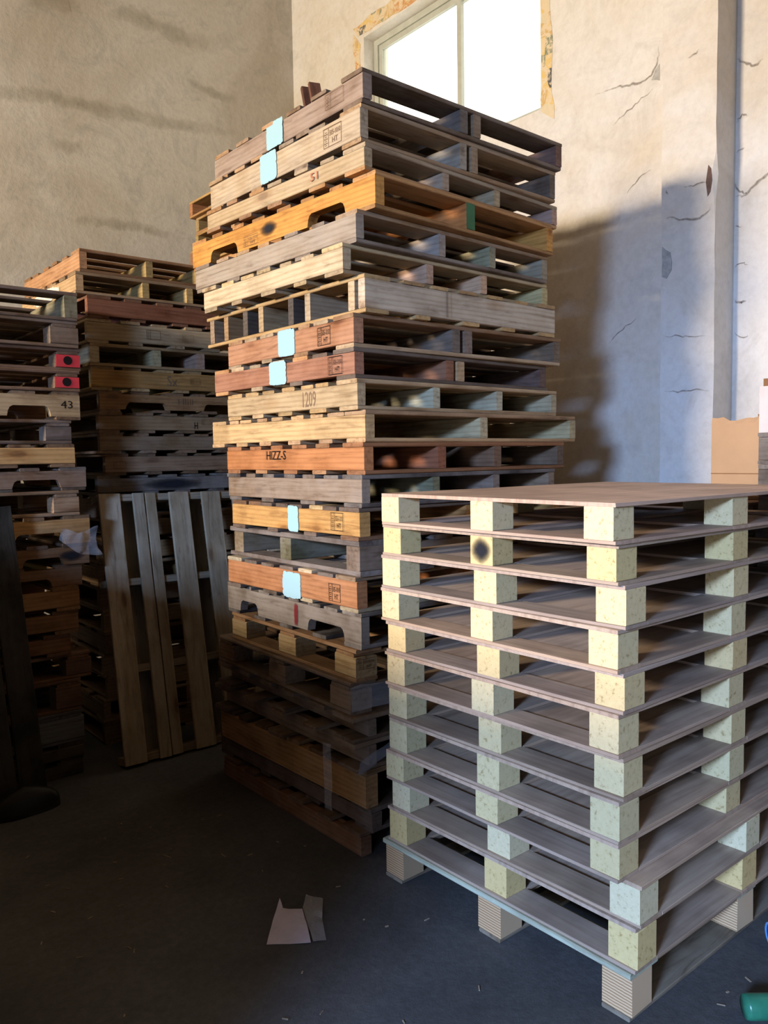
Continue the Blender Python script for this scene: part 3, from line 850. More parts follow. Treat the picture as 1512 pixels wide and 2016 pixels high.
# stamp on the near end face of the corner block (local -x end, spanning local y)
_o = bl[(0, 0)]
_old = face_pt
def face_pt(fc, s_, t, d, _old=_old):
    if fc.get('end'):
        return (-fc['L'] / 2 - d, fc['W'] / 2 - s_, t)
    return _old(fc, s_, t, d)
stamp(dict(o=_o, end=True, L=.14, W=.10), .012, .088, -.008, .032, M_BURN, ['CA-000008', 'HT'])
p, z, h, lx, ly, yaw = POS[19]
r, bl, inf = block_pallet('brown block pallet whose corner is wrapped in clear film, central stack', GC, p, z, h, lx, ly, yaw, 'X', col=(160, 128, 92), deck=(140, 112, 84), bw=.10, bl=.14, fresh=.6)
SPn(20, 'brown pallet with overhanging deck boards under the film-wrapped one, central stack', col=(134, 104, 72), deck=[(140, 112, 84), (124, 100, 76)], sp=(0, .5, 1), nt=6, nb=3, over=.07, fresh=.6, tt=.02, wE=.14, wI=.11)
SPn(21, 'lower of two pallets with overhanging deck boards in the central stack', col=(140, 108, 74), deck=[(146, 118, 88), (128, 104, 80)], sp=(0, .5, 1), nt=5, nb=3, over=.06, fresh=.6, tt=.02, wE=.14, wI=.12)
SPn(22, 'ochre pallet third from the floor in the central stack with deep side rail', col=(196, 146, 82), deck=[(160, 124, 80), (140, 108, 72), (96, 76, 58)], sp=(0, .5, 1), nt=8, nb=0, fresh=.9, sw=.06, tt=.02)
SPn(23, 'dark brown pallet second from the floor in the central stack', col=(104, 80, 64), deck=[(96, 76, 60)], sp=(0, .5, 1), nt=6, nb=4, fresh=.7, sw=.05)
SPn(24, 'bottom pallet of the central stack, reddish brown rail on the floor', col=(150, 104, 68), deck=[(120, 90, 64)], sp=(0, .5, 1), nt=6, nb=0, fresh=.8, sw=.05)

# ------------------------------------------------------------------ plywood stack on the right, listed from the top
GR = 'plywood pallets of the right front stack'
RP = [(1.745, 1.175, 1.295, .108, .955, -1.2), (1.765, 1.18, 1.187, .108, .961, -.6), (1.78, 1.168, 1.071, .116, .978, .4), (1.765, 1.181, .955, .116, .972, -.5), (1.78, 1.173, .845, .110, .956, .3), (1.77, 1.181, .727, .118, .957, -.3),
      (1.782, 1.172, .611, .116, .951, .4), (1.772, 1.180, .494, .117, .940, -.2), (1.772, 1.182, .387, .107, .950, .2), (1.81, 1.135, .268, .119, 1.0, .5), (1.80, 1.145, .141, .127, 1.02, 0)]
ordn = ['topmost', 'second', 'third', 'fourth', 'fifth', 'sixth', 'seventh', 'eighth', 'ninth', 'tenth', 'eleventh']
extra = [', smooth tan sheet on top', ', middle block charred black', ', pinkish worn edges', '', '', '', '', '', ', just above the shifted ones', ', shifted towards the front corner', ', resting on the striped-block pallet']
YEL = [(236, 222, 184), (232, 214, 158), (236, 218, 172), (230, 216, 176), (230, 210, 160), (226, 212, 172), (226, 212, 170), (222, 212, 172), (222, 210, 166), (232, 226, 196), (232, 210, 150)]
def ply_pallet(i, x, y, z, h, ly, yaw):
    lab = ('topmost pallet' if i == 0 else ordn[i] + ' pallet from the top') + ' of the yellow-block plywood stack' + extra[i]
    lx = 1.28
    root = place((x, y), lx, ly, z, yaw, 'X', 'plywood_pallet')
    tag(root, lab, 'pallet', GR)
    tt, tb = .011, .010
    bh = h - tt - tb
    pc = random.choice([(194, 166, 138), (184, 160, 138), (190, 162, 132), (180, 158, 138)])
    if i in (0,): pc = (204, 170, 142)
    timber('deck_sheet', lx, ly, tt, root, (0, 0, h - tt / 2), 'x', pc, 1, PLY, jit=.001, ch=.001, segs=6, tint=.05)
    bw = .092
    ax, ay = lx / 2 - bw / 2 - .004, ly / 2 - bw / 2 - .003
    for a in (-1, 0, 1):
        for b_ in (-1, 0, 1):
            o = timber('block', bw, bw, bh, root, (a * ax + random.uniform(-.006, .006), b_ * ay + random.uniform(-.006, .006), tb + bh / 2), 'x', (YEL[i][0], int(YEL[i][1] * .955), int(YEL[i][2] * .85)), 1, PRESSED, jit=.001, ch=.0015, tint=.04)
            if i == 1 and a == -1 and b_ == 0:
                v = [(-bw / 2 - .0025, bw / 2 - bw * k / 3, -bh / 2 + bh * j / 3) for j in range(4) for k in range(4)]
                f = [(j * 4 + k, j * 4 + k + 1, j * 4 + k + 5, j * 4 + k + 4) for j in range(3) for k in range(3)]
                so = mesh_obj('char_mark', v, f, M_SOOT, o); uvset(so, [(k / 3, j / 3) for j in range(4) for k in range(4)])
                so['label'] = 'black charred patch'
    sw = .105
    for a in (-1, 0, 1):
        timber('base_strip', ly, sw, tb, root, (a * (lx / 2 - sw / 2), 0, tb / 2), 'y', tuple(int(q * .96) for q in pc), 1, PLY, jit=.001, ch=.001, segs=4, tint=.08)
    gl = lx / 2 - 1.5 * sw
    for b_ in (-1, 0, 1):
        for a in (-1, 1):
            timber('base_strip', gl, sw, tb, root, (a * (sw / 2 + gl / 2), b_ * (ly / 2 - sw / 2), tb / 2), 'x', tuple(int(q * .96) for q in pc), 1, PLY, jit=.0005, ch=.001, tint=.08)
for i, (x, y, z, h, ly, yaw) in enumerate(RP):
    ply_pallet(i, x, y, z, h, ly, yaw)
# bottom pallet with laminated striped blocks
root = place((1.79, 1.155), 1.30, 1.03, 0, 0, 'X', 'block_pallet')
tag(root, 'bottom pallet of the plywood stack on striped laminated blocks', 'pallet', GR)
lx, ly, h = 1.30, 1.03, .141
for (x, wd) in spread_boards(lx, 3, .135, .13):
    timber('deck_board', ly, wd, .018, root, (x, 0, h - .009), 'y', (206, 210, 180), 1, tint=.05)
gl = (lx - 3 * .135) / 2 - .01
for b_ in (-1, 0, 1):
    for a in (-1, 1):
        timber('deck_board', gl, .12, .018, root, (a * (lx - .135) / 4, b_ * (ly / 2 - .06), h - .009), 'x', (170, 150, 124), 1)
for a in (-1, 0, 1):
    for b_ in (-1, 0, 1):
        timber('block', .10, .095, h - .018 - .014, root, (a * (lx / 2 - .062), b_ * (ly / 2 - .05), .014 + (h - .032) / 2), 'x', (222, 184, 136), 1, LAMIN, ch=.001)
for b_ in (-1, 0, 1):
    timber('runner', lx - .02, .09, .014, root, (0, b_ * (ly / 2 - .05), .007), 'x', (150, 136, 112), .8)

# ------------------------------------------------------------------ stack at the left edge, listed from the top
GL = 'pallets of the left edge stack'
LT = [(1.359, 2.331), (1.36, 2.195), (1.371, 2.069), (1.357, 1.962), (1.356, 1.862), (1.311, 1.728), (1.321, 1.614), (1.372, 1.504), (1.333, 1.392), (1.38, 1.271), (1.371, 1.137), (1.338, 1.036), (1.314, 0.931), (1.307, 0.817), (1.264, 0.705), (1.362, 0.602), (1.307, 0.476), (1.313, 0.32), (1.306, 0.165), (1.302, 0.078), (0, 0)]
W = 1.05
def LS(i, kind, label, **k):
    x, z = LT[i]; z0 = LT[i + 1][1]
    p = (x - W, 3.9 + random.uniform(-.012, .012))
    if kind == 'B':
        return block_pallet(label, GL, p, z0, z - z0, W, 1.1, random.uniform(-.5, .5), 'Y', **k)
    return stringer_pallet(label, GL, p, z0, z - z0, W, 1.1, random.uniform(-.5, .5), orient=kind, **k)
LS(0, 'Y', 'topmost pallet of the left edge stack, open front with grey corner post', col=(150, 132, 112), deck=[(120, 92, 66), (140, 104, 70)], sp=(0, .35, .6, 1), nt=5, nb=5, sw=.06, fresh=.5)
LS(1, 'B', 'second pallet down the left edge stack, with one wide grey-brown corner block', col=(150, 122, 92), deck=(136, 108, 78), bl=.13, fresh=.6)
def red_end(bl, inf, row, col_, label):
    o = bl[(row, col_)]
    bw, L = inf['bw'], inf['bl']
    # front of the block faces local -y of the block mesh (pallet -x side)
    v, f = box_vf(-L / 2 + .002, L / 2 - .002, bw / 2, bw / 2 + .003, -inf['bh'] / 2 + .002, inf['bh'] / 2 - .002)
    ro = mesh_obj('red_paint', v, f, M_RED, o); ro['label'] = label
    c = 14
    vv = [(L * .02 + .021 * math.cos(2 * math.pi * k / c), bw / 2 + .0045, .002 + .021 * math.sin(2 * math.pi * k / c)) for k in range(c)]
    mesh_obj('black_dot', vv, [tuple(range(c))], M_INK, o)
r, bl, inf = LS(2, 'B', 'upper of the two pallets with red painted corner block and black dot', col=(140, 110, 80), deck=(136, 100, 68), bl=.115, fresh=.8)
red_end(bl, inf, 0, 0, 'red painted block face with black dot')
r, bl, inf = LS(3, 'B', 'lower of the two pallets with red painted corner block and black dot', col=(140, 110, 80), deck=(136, 100, 68), bl=.115, fresh=.8)
red_end(bl, inf, 0, 0, 'red painted block face with smeared black dot')
r, st, fc = LS(4, 'X', 'notched pale pallet in the left edge stack numbered 43', col=(206, 176, 130), deck=[(150, 116, 80), (176, 140, 96)], sp=(0, .5, 1), nt=6, nb=3, notch=[(.10, .32), (.72, .915)], fresh=.9)
lettering(fc, '43', .96, 1.015, -.012, .024, M_INK)
LS(5, 'B', 'dark block pallet just under the one numbered 43 on the left', col=(110, 92, 78), deck=(120, 92, 66), bl=.12, fresh=.5)
LS(6, 'X', 'yellow pine pallet with a big knot at its end, left edge stack', col=(214, 166, 96), deck=[(150, 116, 80)], sp=(0, .5, 1), nt=6, nb=5, fresh=1.0)
LS(7, 'X', 'grey-brown notched pallet sticking out furthest right in the left edge stack', col=(140, 106, 76), deck=[(120, 96, 70)], sp=(0, .5, 1), nt=6, nb=4, notch=[(.14, .36), (.71, .93)], fresh=.6)
LS(8, 'B', 'ninth pallet down the left edge stack, block pallet with pale corner block', col=(170, 136, 96), deck=(140, 108, 72), bl=.12, fresh=.7)
LS(9, 'X', 'light notched pallet with crumpled film over its end, left edge stack', col=(196, 152, 96), deck=[(140, 110, 76)], sp=(0, .5, 1), nt=6, nb=0, notch=[(.14, .36), (.70, .93)], fresh=.9)
r, st, fc = LS(10, 'X', 'notched brown pallet with a soot smudge near its end, left edge stack', col=(150, 112, 74), deck=[(120, 92, 66)], sp=(0, .5, 1), nt=6, nb=0, notch=[(.14, .36), (.74, .93)], fresh=.8)
mark_patch(fc, .90, 1.03, -.03, .03, M_SOOT, 'soot_spot')
LS(11, 'X', 'notched brown pallet under the one with the soot smudge, left edge stack', col=(144, 108, 72), deck=[(130, 98, 66)], sp=(0, .5, 1), nt=5, nb=0, notch=[(.14, .36), (.70, .91)], fresh=.8)
LS(12, 'X', 'yellowish pallet with solid rail, thirteenth down the left edge stack', col=(186, 140, 84), deck=[(160, 120, 74)], sp=(0, .5, 1), nt=5, nb=3, fresh=.95)
LS(13, 'X', 'brown pallet with solid rail, fourteenth down the left edge stack', col=(160, 118, 72), deck=[(130, 98, 62)], sp=(0, .5, 1), nt=5, nb=3, fresh=.9)
LS(14, 'X', 'brown pallet set back from the edge, fifteenth down the left edge stack', col=(150, 106, 64), deck=[(110, 76, 50)], sp=(0, .5, 1), nt=5, nb=3, fresh=.9)
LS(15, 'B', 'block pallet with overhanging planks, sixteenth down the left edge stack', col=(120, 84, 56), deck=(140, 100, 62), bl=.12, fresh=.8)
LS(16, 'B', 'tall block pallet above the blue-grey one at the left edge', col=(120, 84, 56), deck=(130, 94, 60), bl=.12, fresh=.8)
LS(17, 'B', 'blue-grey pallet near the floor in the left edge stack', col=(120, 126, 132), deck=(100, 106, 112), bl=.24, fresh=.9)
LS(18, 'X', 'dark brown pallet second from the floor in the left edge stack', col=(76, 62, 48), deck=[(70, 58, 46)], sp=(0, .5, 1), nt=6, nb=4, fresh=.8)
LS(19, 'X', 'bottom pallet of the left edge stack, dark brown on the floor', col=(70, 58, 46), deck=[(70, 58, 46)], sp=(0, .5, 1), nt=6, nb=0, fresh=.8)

# ------------------------------------------------------------------ stack behind the leaning pallet, listed from the top
GM = 'pallets of the stack behind the leaning pallet'
MT = [(1.496, 2.63), (1.47, 2.511), (1.525, 2.397), (1.518, 2.277), (1.528, 2.15), (1.531, 2.031), (1.571, 1.905), (1.559, 1.791), (1.559, 1.679), (1.588, 1.569), (1.54, 1.452), (1.54, 1.345)]
def MS(i, kind, label, z0=None, **k):
    x, z = MT[i]
    z0 = MT[i + 1][1] if z0 is None else z0
    return stringer_pallet(label, GM, (x, 4.2 + random.uniform(0, .02)), z0, z - z0, 1.0, .95, random.uniform(-.6, .6), orient=kind, **k)
MS(0, 'Y', 'topmost pallet of the stack behind the leaning pallet, orange-tan side rail', col=(206, 150, 96), deck=[(150, 110, 70), (170, 124, 78)], sp=(0, .37, .68, 1), nt=6, nb=5, fresh=.85)
r, st, fc = MS(1, 'Y', 'second pallet of the stack behind the leaning pallet, rail with flaking white paint', col=(214, 176, 122), deck=[(150, 124, 92), (170, 140, 100)], sp=(0, .37, .64, 1), nt=6, nb=5, fresh=.85)
mark_patch(fc, .2, .72, -.04, .04, mat_decal('flaking_white_paint', lin((226, 214, 190)), .25, 26.0), 'white_paint')
r, st, fc = MS(2, 'X', 'reddish brown pallet in the stack behind the leaning pallet', col=(150, 92, 60), deck=[(140, 96, 66)], sp=(0, .5, 1), nt=6, nb=5, fresh=.95)
stamp(fc, .43, .50, -.012, .022, M_BURN, None)
r, st, fc = MS(3, 'X', 'pale blotched pallet with two stamps behind the leaning pallet', col=(200, 176, 130), deck=[(190, 164, 120)], sp=(0, .5, 1), nt=6, nb=5, fresh=.75)
stamp(fc, .32, .40, -.022, .026, M_BURN, None); stamp(fc, .53, .60, -.018, .02, M_INKF, None)
MS(4, 'Y', 'open-fronted pallet with chunky pale rail ends behind the leaning pallet', col=(206, 188, 146), deck=[(190, 160, 108)], sp=(0, .36, .64, 1), nt=6, nb=5, sw=.05, fresh=.8)
r, st, fc = MS(5, 'X', 'mustard yellow pallet with scribble and stamp behind the leaning pallet', col=(200, 152, 78), deck=[(176, 136, 80), (196, 164, 110)], sp=(0, .5, 1), nt=6, nb=5, fresh=1.0)
stamp(fc, .56, .62, -.012, .024, M_BURN, None); lettering(fc, 'Sx', .42, .48, -.026, .03, M_INKF)
r, st, fc = MS(6, 'X', 'notched light brown pallet with ink print behind the leaning pallet', col=(180, 138, 90), deck=[(150, 114, 76)], sp=(0, .5, 1), nt=6, nb=4, notch=[(.14, .38), (.60, .84)], fresh=.85)
lettering(fc, 'HIIII', .44, .53, -.006, .026, M_INKF)
r, st, fc = MS(7, 'X', 'pallet handwritten with the letter H behind the leaning pallet', col=(176, 140, 94), deck=[(150, 118, 80)], sp=(0, .5, 1), nt=6, nb=5, fresh=.85)
lettering(fc, 'H', .545, .565, -.03, .008, M_INK); stamp(fc, .59, .65, -.006, .026, M_BURN, None)
MS(8, 'X', 'dull brown pallet right below the one marked with the letter H', col=(160, 128, 88), deck=[(160, 122, 84)], sp=(0, .5, 1), nt=6, nb=5, fresh=.7)
r, st, fc = MS(9, 'X', 'pinkish brown grained pallet with a small stamp, above the sooty black one', col=(176, 140, 104), deck=[(140, 108, 76)], sp=(0, .5, 1), nt=6, nb=5, fresh=.9)
stamp(fc, .04, .11, -.02, .016, M_BURN, None)
r, st, fc = MS(10, 'X', 'sooty dark grey pallet just above the top of the leaning pallet', col=(120, 108, 100), deck=[(90, 78, 68)], sp=(0, .5, 1), nt=6, nb=5, fresh=.4)
mark_patch(fc, .24, .62, -.04, .035, M_SOOT, 'soot_smear')
zt = 1.345
for k in range(11):
    h = 1.345 / 11
    stringer_pallet(from_floor(10 - k) + ' in the dim stack behind the leaning pallet', GM + ', lower part', (1.55 + random.uniform(-.03, .02), 4.2 + random.uniform(0, .02)), zt - h, h, 1.0, .95, random.uniform(-.8, .8), orient='X' if k % 3 else 'Y', col=random.choice([TAN, BRN, (170, 130, 86)]), sp=(0, .5, 1), nt=5, nb=3, fresh=.8)
    zt -= h

# ------------------------------------------------------------------ tall stack in the corner behind the central one
GB = 'pallets of the corner stack'
zt = 3.365
hb = [.115, .11, .118, .12]
labs = ['topmost pallet of the corner stack, peeking out left of the central stack', 'second pallet of the corner stack, peeking out left of the central stack', 'third pallet of the corner stack, peeking out left of the central stack', 'fourth pallet of the corner stack, peeking out left of the central stack']
nlow = 25
hl = (3.365 - sum(hb)) / nlow
for k in range(4 + nlow):
    h = hb[k] if k < 4 else hl
    off = (0, .03, .025, -.005)[k] if k < 4 else random.uniform(-.02, .03)
    stringer_pallet(labs[k] if k < 4 else 'pallet of the corner stack hidden behind the central stack', GB if k < 4 else GB + ', hidden part', (2.70 + off, 4.26), zt - h, h, 1.05, 1.10 - off, 0, orient='X', col=[(196, 150, 96), (214, 176, 116), (220, 190, 130), (190, 136, 88)][k % 4], deck=[(214, 160, 90), (220, 176, 104), (206, 150, 88)], sp=(0, .5, 1), nt=6 if k < 4 else 4, nb=4 if k < 4 else 2, fresh=.9, sw=.045)
    zt -= h

# ------------------------------------------------------------------ leaning pallets
def leaning(label, base_front, width, height, thick, th, nboards, nstr, col, fresh, tilt=0.0, bwid=.105, split=None, group=None):
    """pallet standing on its board ends; boards upright, deck side to -Y, leaning back by th"""
    root = empty('leaning_pallet', base_front)
    root.rotation_euler = (-R(th), R(tilt), 0)
    tag(root, label, 'pallet', group)
    t = .017
    xs = [bwid / 2 + (width - bwid) * i / (nboards - 1) for i in range(nboards)]
    for i, x in enumerate(xs):
        if split == i:
            for q, wq in ((-.033, .062), (.034, .058)):
                o = timber('deck_board', height, wq, t, root, (x + q, t / 2, height / 2), 'x', col, fresh, tint=.08)
                o.rotation_euler = (R(90), R(-90), 0)
        else:
            o = timber('deck_board', height, bwid, t, root, (x, t / 2, height / 2), 'x', col, fresh, tint=.08)
            o.rotation_euler = (R(90), R(-90), 0)
    for k in range(nstr):
        z = .02 + (height - .04) * k / (nstr - 1)
        timber('stringer', width, thick - 2 * t, .038, root, (width / 2, thick / 2, z), 'x', tuple(int(v * .92) for v in col), fresh)
    for i in range(nboards - 1):
        if i % 2: continue
        x = (xs[i] + xs[i + 1]) / 2 + .03
        o = timber('base_board', height, bwid * .9, t, root, (x, thick - t / 2, height / 2), 'x', tuple(int(v * .85) for v in col), fresh, tint=.08)
        o.rotation_euler = (R(90), R(-90), 0)
    return root
lp = leaning('pale pine pallet leaning upright against a stack, one board split lengthwise', (1.465, 3.785, .0), 1.08, 1.375, .115, 12.3, 6, 4, (206, 188, 156), .95, tilt=1.0, split=1, bwid=.115)
lp.location.z = .0195
leaning('blackened pallet leaning in the dark at the far left edge of the picture', (.46, 3.735, .002), .62, 1.30, .07, 3.0, 5, 3, (44, 44, 36), .9, tilt=-3.5, bwid=.115)

# ------------------------------------------------------------------ stacks and boxes behind the plywood stack, by the wall
GS = 'narrow pallets behind the plywood stack'
zt = 1.33
for k in range(11):
    h = 1.33 / 11
    stringer_pallet(from_floor(10 - k) + ' in the narrow stack carrying the open cardboard box', GS, (3.10, 1.485 + random.uniform(-.008, .008)), zt - h, h, .66, .50, 0, orient='Y', col=random.choice([BRN, TAN, GREY]), sp=(0, .5, 1), nt=4, nb=3, fresh=.7)
    zt -= h
GS2 = 'dark pallets at the right edge'
zt = 1.60
for k in range(13):
    h = 1.60 / 13
    stringer_pallet(from_floor(12 - k) + ' in the dark stack at the right edge', GS2, (3.08 + random.uniform(0, .03), .41), zt - h, h, .68, 1.04, 0, orient='Y', col=random.choice([(110, 92, 80), (124, 104, 88), (96, 84, 74)]), sp=(0, .5, 1), nt=5, nb=3, fresh=.5)
    zt -= h
def carton(label, x0, x1, y0, y1, z0, z1, mat, name='cardboard_box', open_top=False, seam=False):
    root = empty(name, ((x0 + x1) / 2, (y0 + y1) / 2, z0))
    tag(root, label, 'box')
    ax, ay, h = (x1 - x0) / 2, (y1 - y0) / 2, z1 - z0
    m = MB(); t = .005
    m.box(-ax, ax, -ay, ay, 0, t)
    m.box(-ax, -ax + t, -ay, ay, t, h); m.box(ax - t, ax, -ay, ay, t, h)
    m.box(-ax + t, ax - t, -ay, -ay + t, t, h); m.box(-ax + t, ax - t, ay - t, ay, t, h)
    m.build('carton_body', mat, root)
    if open_top:
        n = 9
        top = [(-ax - .005 + random.uniform(0, .01), ay - 2 * ay * i / n, h + random.uniform(.012, .03)) for i in range(n + 1)]
        bot = [(-ax - .0, ay - 2 * ay * i / n, h) for i in range(n + 1)]
        v = bot + top + [(p[0] + .004, p[1], p[2]) for p in top] + [(p[0] + .004, p[1], p[2]) for p in bot]
        q = n + 1
        f = []
        for i in range(n):
            f += [(i, i + 1, q + i + 1, q + i), (q + i, q + i + 1, 2 * q + i + 1, 2 * q + i), (2 * q + i, 2 * q + i + 1, 3 * q + i + 1, 3 * q + i)]
        mesh_obj('torn_flap', v, f, mat, root)
        v2, f2 = box_vf(-ax + t, ax * .6, -ay * .7, -ay * .7 + .004, h - .03, h + .035)
        mesh_obj('torn_flap', v2, f2, M_CARDD, root)
    else:
        v2, f2 = box_vf(-ax, ax, -ay, -.001, h, h + .004); mesh_obj('flap', v2, f2, mat, root)
        v2, f2 = box_vf(-ax, ax, .001, ay, h, h + .004); mesh_obj('flap', v2, f2, mat, root)
    if seam:
        v2, f2 = box_vf(-ax - .0012, -ax, -ay, ay, h * .33, h * .33 + .004); mesh_obj('crease', v2, f2, M_CARDD, root)
    return root
carton('open torn tan cardboard box standing by the pillar at the right', 3.28, 3.66, 1.50, 1.735, 1.33, 1.645, M_CARD, open_top=True, seam=True)
carton('pale closed carton on the dark stack at the right edge', 3.13, 3.6, .75, 1.462, 1.60, 1.775, M_CARDP)
carton('thin brown carton lying on the pale one at the right edge', 3.14, 3.55, .8, 1.452, 1.779, 1.805, M_CARDD)

# ------------------------------------------------------------------ unseen carton piles added at left to block daylight from the low left
for (y0, y1, pile) in ((1.05, 2.236, 'nearest'), (2.24, 3.426, 'middle'), (3.43, 4.616, 'farthest')):
    zt = 0
    stringer_pallet('unseen added pallet under the ' + pile + ' pile of light-blocking cartons left of the picture', 'pallets under light-blocking cartons', (-1.55, y0), 0, .14, 1.1, y1 - y0, 0, orient='Y', col=BRN, nt=6, nb=3)
    for k in range(3):
        c_ = carton(('bottom', 'middle', 'top')[k] + ' added light-blocking brown carton of the ' + pile + ' unseen pile left of the picture', -1.53, -.47, y0 + .001, y1 - .001, .14 + k * .477, .14 + k * .477 + .472, M_CARDD, 'blocker_carton')
        c_['group'] = 'unseen light-blocking cartons'

# ------------------------------------------------------------------ small things
def offcut(label, loc, rot, L, Wd, T, col):
    o = timber('board_offcut', L, Wd, T, None, loc, 'x', col, .9)
    o.rotation_euler = rot
    tag(o, label, 'board')
offcut('left of two red-brown board stubs propped up on top of the central stack', (1.955, 2.785, 2.992), (R(0), R(-62), R(70)), .15, .05, .018, (110, 66, 48))
offcut('right of two red-brown board stubs propped up on top of the central stack', (1.955, 2.735, 2.992), (R(0), R(-62), R(70)), .15, .05, .018, (130, 82, 60))

def crumpled(name, label, cat, pts_fn, nu, nv, mat, amp, seed, solid=0):
    v, f = [], []
    for j in range(nv + 1):
        for i in range(nu + 1):
            p = Vector(pts_fn(i / nu, j / nv))
            q = p * 9 + Vector((seed, seed * 2, seed * 3))
            d = noise.noise_vector(q) * amp + noise.noise_vector(q * 2.7) * amp * .5
            v.append(tuple(p + d))
    for j in range(nv):
        for i in range(nu):
            k = j * (nu + 1) + i
            f.append((k, k + 1, k + nu + 2, k + nu + 1))
    o = mesh_obj(name, v, f, mat, None)
    if solid:
        m = o.modifiers.new('thickness', 'SOLIDIFY'); m.thickness = solid
    tag(o, label, cat)
    return o
# film over the end of the left stack, and around the low corner of the central stack
crumpled('plastic_film', 'crumpled clear film hanging off the end of the left edge stack', 'plastic film',
         lambda a, b_: (1.22 + .18 * a, 3.835 + .015 * a, 1.225 - .05 * b_ - .10 * a * b_ - .03 * math.sin(3 * a)), 26, 14, M_FILM, .022, 1.0)
crumpled('plastic_film', 'clear film wrapped round the corner block low in the central stack', 'plastic film',
         lambda a, b_: (1.772 + .33 * a, 2.33 - .014 * a, .672 - .095 * b_), 24, 8, M_FILM, .009, 2.0)
crumpled('plastic_film', 'torn strip of clear film dangling low on the central stack', 'plastic film',
         lambda a, b_: (1.745 - .02 * b_, 2.43 + .05 * a - .02 * b_, .43 - .25 * b_), 6, 16, M_FILM, .008, 3.0)
crumpled('plastic_film', 'twisted shiny film sagging across the central stack corner', 'plastic film',
         lambda a, b_: (1.76 + .22 * a, 2.275 + .006 * b_, .40 + .07 * a - .05 * b_), 20, 6, M_FILM, .010, 4.0)
# black plastic heap at the far left
v, f = [], []
nu, nv = 22, 10
for j in range(nv + 1):
    for i in range(nu):
        a = 2 * math.pi * i / nu; b_ = j / nv
        rr = (1 - b_ ** 2.2) ** .5 if b_ < 1 else 0
        p = Vector((.15 * rr * math.cos(a), .055 * rr * math.sin(a), .12 * b_))
        n_ = noise.noise_vector(p * 9 + Vector((5, 5, 5))) * .012 * (1 if b_ > 0 else .3)
        v.append((p.x + n_.x, p.y + n_.y, max(.001, p.z + (n_.z if j else 0))))
for j in range(nv):
    for i in range(nu):
        k, k2 = j * nu + i, j * nu + (i + 1) % nu
        f.append((k, k2, k2 + nu, k + nu))
o = mesh_obj('plastic_sheet_heap', v, f, M_FILMB, None, (.95, 3.62, 0), smooth=True)
tag(o, 'heap of black plastic sheeting on the dark floor at the far left', 'plastic sheet')

# torn white paper on the floor with a scrap of film beside it
def sheet(name, label, cat, outline, z, mat, seed, lift):
    bm = bmesh.new()
    vs_ = [bm.verts.new((a, b_, 0)) for a, b_ in outline]
    fa = bm.faces.new(vs_)
    bmesh.ops.triangulate(bm, faces=[fa])
    bmesh.ops.subdivide_edges(bm, edges=bm.edges[:], cuts=3, use_grid_fill=True)
    for q in bm.verts:
        q.co.z = z + abs(noise.noise(Vector((q.co.x * 9 + seed, q.co.y * 9, 0)))) * lift
    me = bpy.data.meshes.new(name); bm.to_mesh(me); bm.free()
    me.materials.append(mat)
    o = bpy.data.objects.new(name, me); COL.objects.link(o)
    m = o.modifiers.new('thickness', 'SOLIDIFY'); m.thickness = .0007
    tag(o, label, cat)
sheet('paper_sheet', 'torn white paper lying on the dark floor', 'paper', [(1.245, 2.106), (1.353, 2.018), (1.395, 2.10), (1.438, 2.192), (1.405, 2.222), (1.395, 2.245), (1.415, 2.297), (1.33, 2.205)], .0015, M_SHEET, 2, .012)
sheet('film_scrap', 'scrap of clear film beside the torn white paper', 'plastic film', [(1.36, 2.015), (1.40, 2.0), (1.455, 2.10), (1.53, 2.20), (1.50, 2.26), (1.445, 2.2)], .0015, M_FILM, 6, .03)

# wood shavings scattered on the floor (uncountable crumbs)
mb = MB()
for k in range(80):
    x, y = random.uniform(.4, 1.72), random.uniform(1.0, 3.3)
    if 1.2 < x < 1.56 and 1.95 < y < 2.35: continue
    if k % 4 == 0: x, y = random.uniform(1.3, 2.6), random.uniform(.75, 1.1)
    L, wd, a = random.uniform(.003, .011), random.uniform(.001, .0025), random.uniform(0, math.pi)
    if random.random() < .08: L *= 2.2
    c, s_ = math.cos(a), math.sin(a)
    pts = [(-L, -wd), (L, -wd), (L, wd), (-L, wd)]
    v = [(x + c * p - s_ * q, y + s_ * p + c * q, .0002) for p, q in pts] + [(x + c * p - s_ * q, y + s_ * p + c * q, .003) for p, q in pts]
    mb.add(v, [(0, 3, 2, 1), (4, 5, 6, 7), (0, 1, 5, 4), (1, 2, 6, 5), (2, 3, 7, 6), (3, 0, 4, 7)])
tag(mb.build('wood_shavings', M_CHIP), 'pale wood shavings and crumbs scattered over the floor', 'wood shavings', kind='stuff')

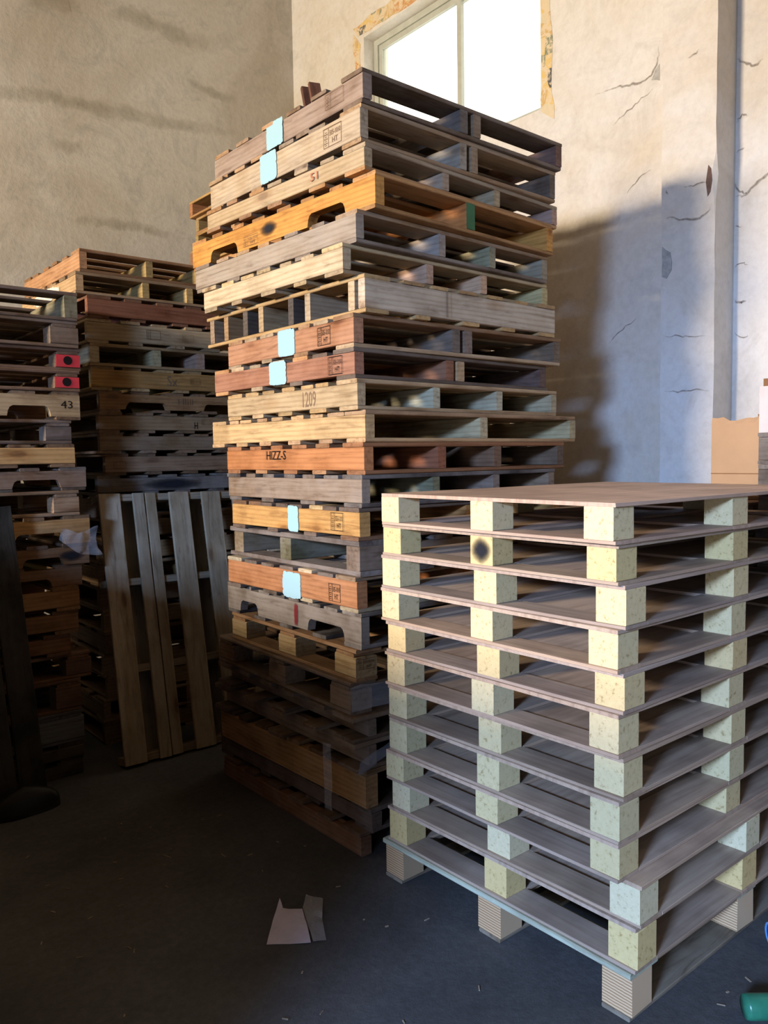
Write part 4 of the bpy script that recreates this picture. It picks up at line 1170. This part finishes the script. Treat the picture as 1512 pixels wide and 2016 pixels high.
# blue tape roll and green bottle at the lower right edge
def ring(name, R0, R1, wd, mat, parent, seg=36):
    v, f = [], []
    for i in range(seg):
        a = 2 * math.pi * i / seg
        c, s_ = math.cos(a), math.sin(a)
        v += [(R0 * c, -wd / 2, R0 * s_), (R1 * c, -wd / 2, R1 * s_), (R1 * c, wd / 2, R1 * s_), (R0 * c, wd / 2, R0 * s_)]
    for i in range(seg):
        j = (i + 1) % seg
        for k in range(4):
            f.append((i * 4 + k, i * 4 + (k + 1) % 4, j * 4 + (k + 1) % 4, j * 4 + k))
    o = mesh_obj(name, v, f, mat, parent)
    bm = bmesh.new(); bm.from_mesh(o.data); bmesh.ops.recalc_face_normals(bm, faces=bm.faces); bm.to_mesh(o.data); bm.free()
    return o
tr = empty('tape_roll', (2.437, 1.052, 0), R(50))
tag(tr, 'light blue plastic roll standing on the floor at the right edge', 'roll')
o = ring('roll_rim', .030, .036, .05, M_BLUEPL, tr); o.location = (0, 0, .036)
o = ring('roll_core', .018, .0295, .046, mat_plain('dark_blue_core', lin((40, 70, 130)), .5), tr); o.location = (0, 0, .036)
def lathe(name, prof, mat, parent, seg=24, loc=(0, 0, 0), rot=(0, 0, 0)):
    v, f = [], []
    for (rr, z) in prof:
        for i in range(seg):
            a = 2 * math.pi * i / seg
            v.append((rr * math.cos(a), rr * math.sin(a), z))
    for j in range(len(prof) - 1):
        for i in range(seg):
            k, k2 = j * seg + i, j * seg + (i + 1) % seg
            f.append((k, k2, k2 + seg, k + seg))
    return mesh_obj(name, v, f, mat, parent, loc, rot, True)
bt = empty('green_bottle', (2.12, .905, .0), R(-40))
tag(bt, 'green plastic bottle lying on the floor in the lower right corner', 'bottle')
lathe('bottle_body', [(.0, .0), (.03, .002), (.033, .01), (.033, .13), (.028, .155), (.014, .18), (.013, .2)], M_GREENPL, bt, loc=(-.1, 0, .034), rot=(0, R(90), 0))
lathe('bottle_cap', [(.0155, .195), (.0155, .212), (.0, .213)], mat_plain('teal_cap', lin((90, 170, 165)), .4), bt, loc=(-.1, 0, .034), rot=(0, R(90), 0))
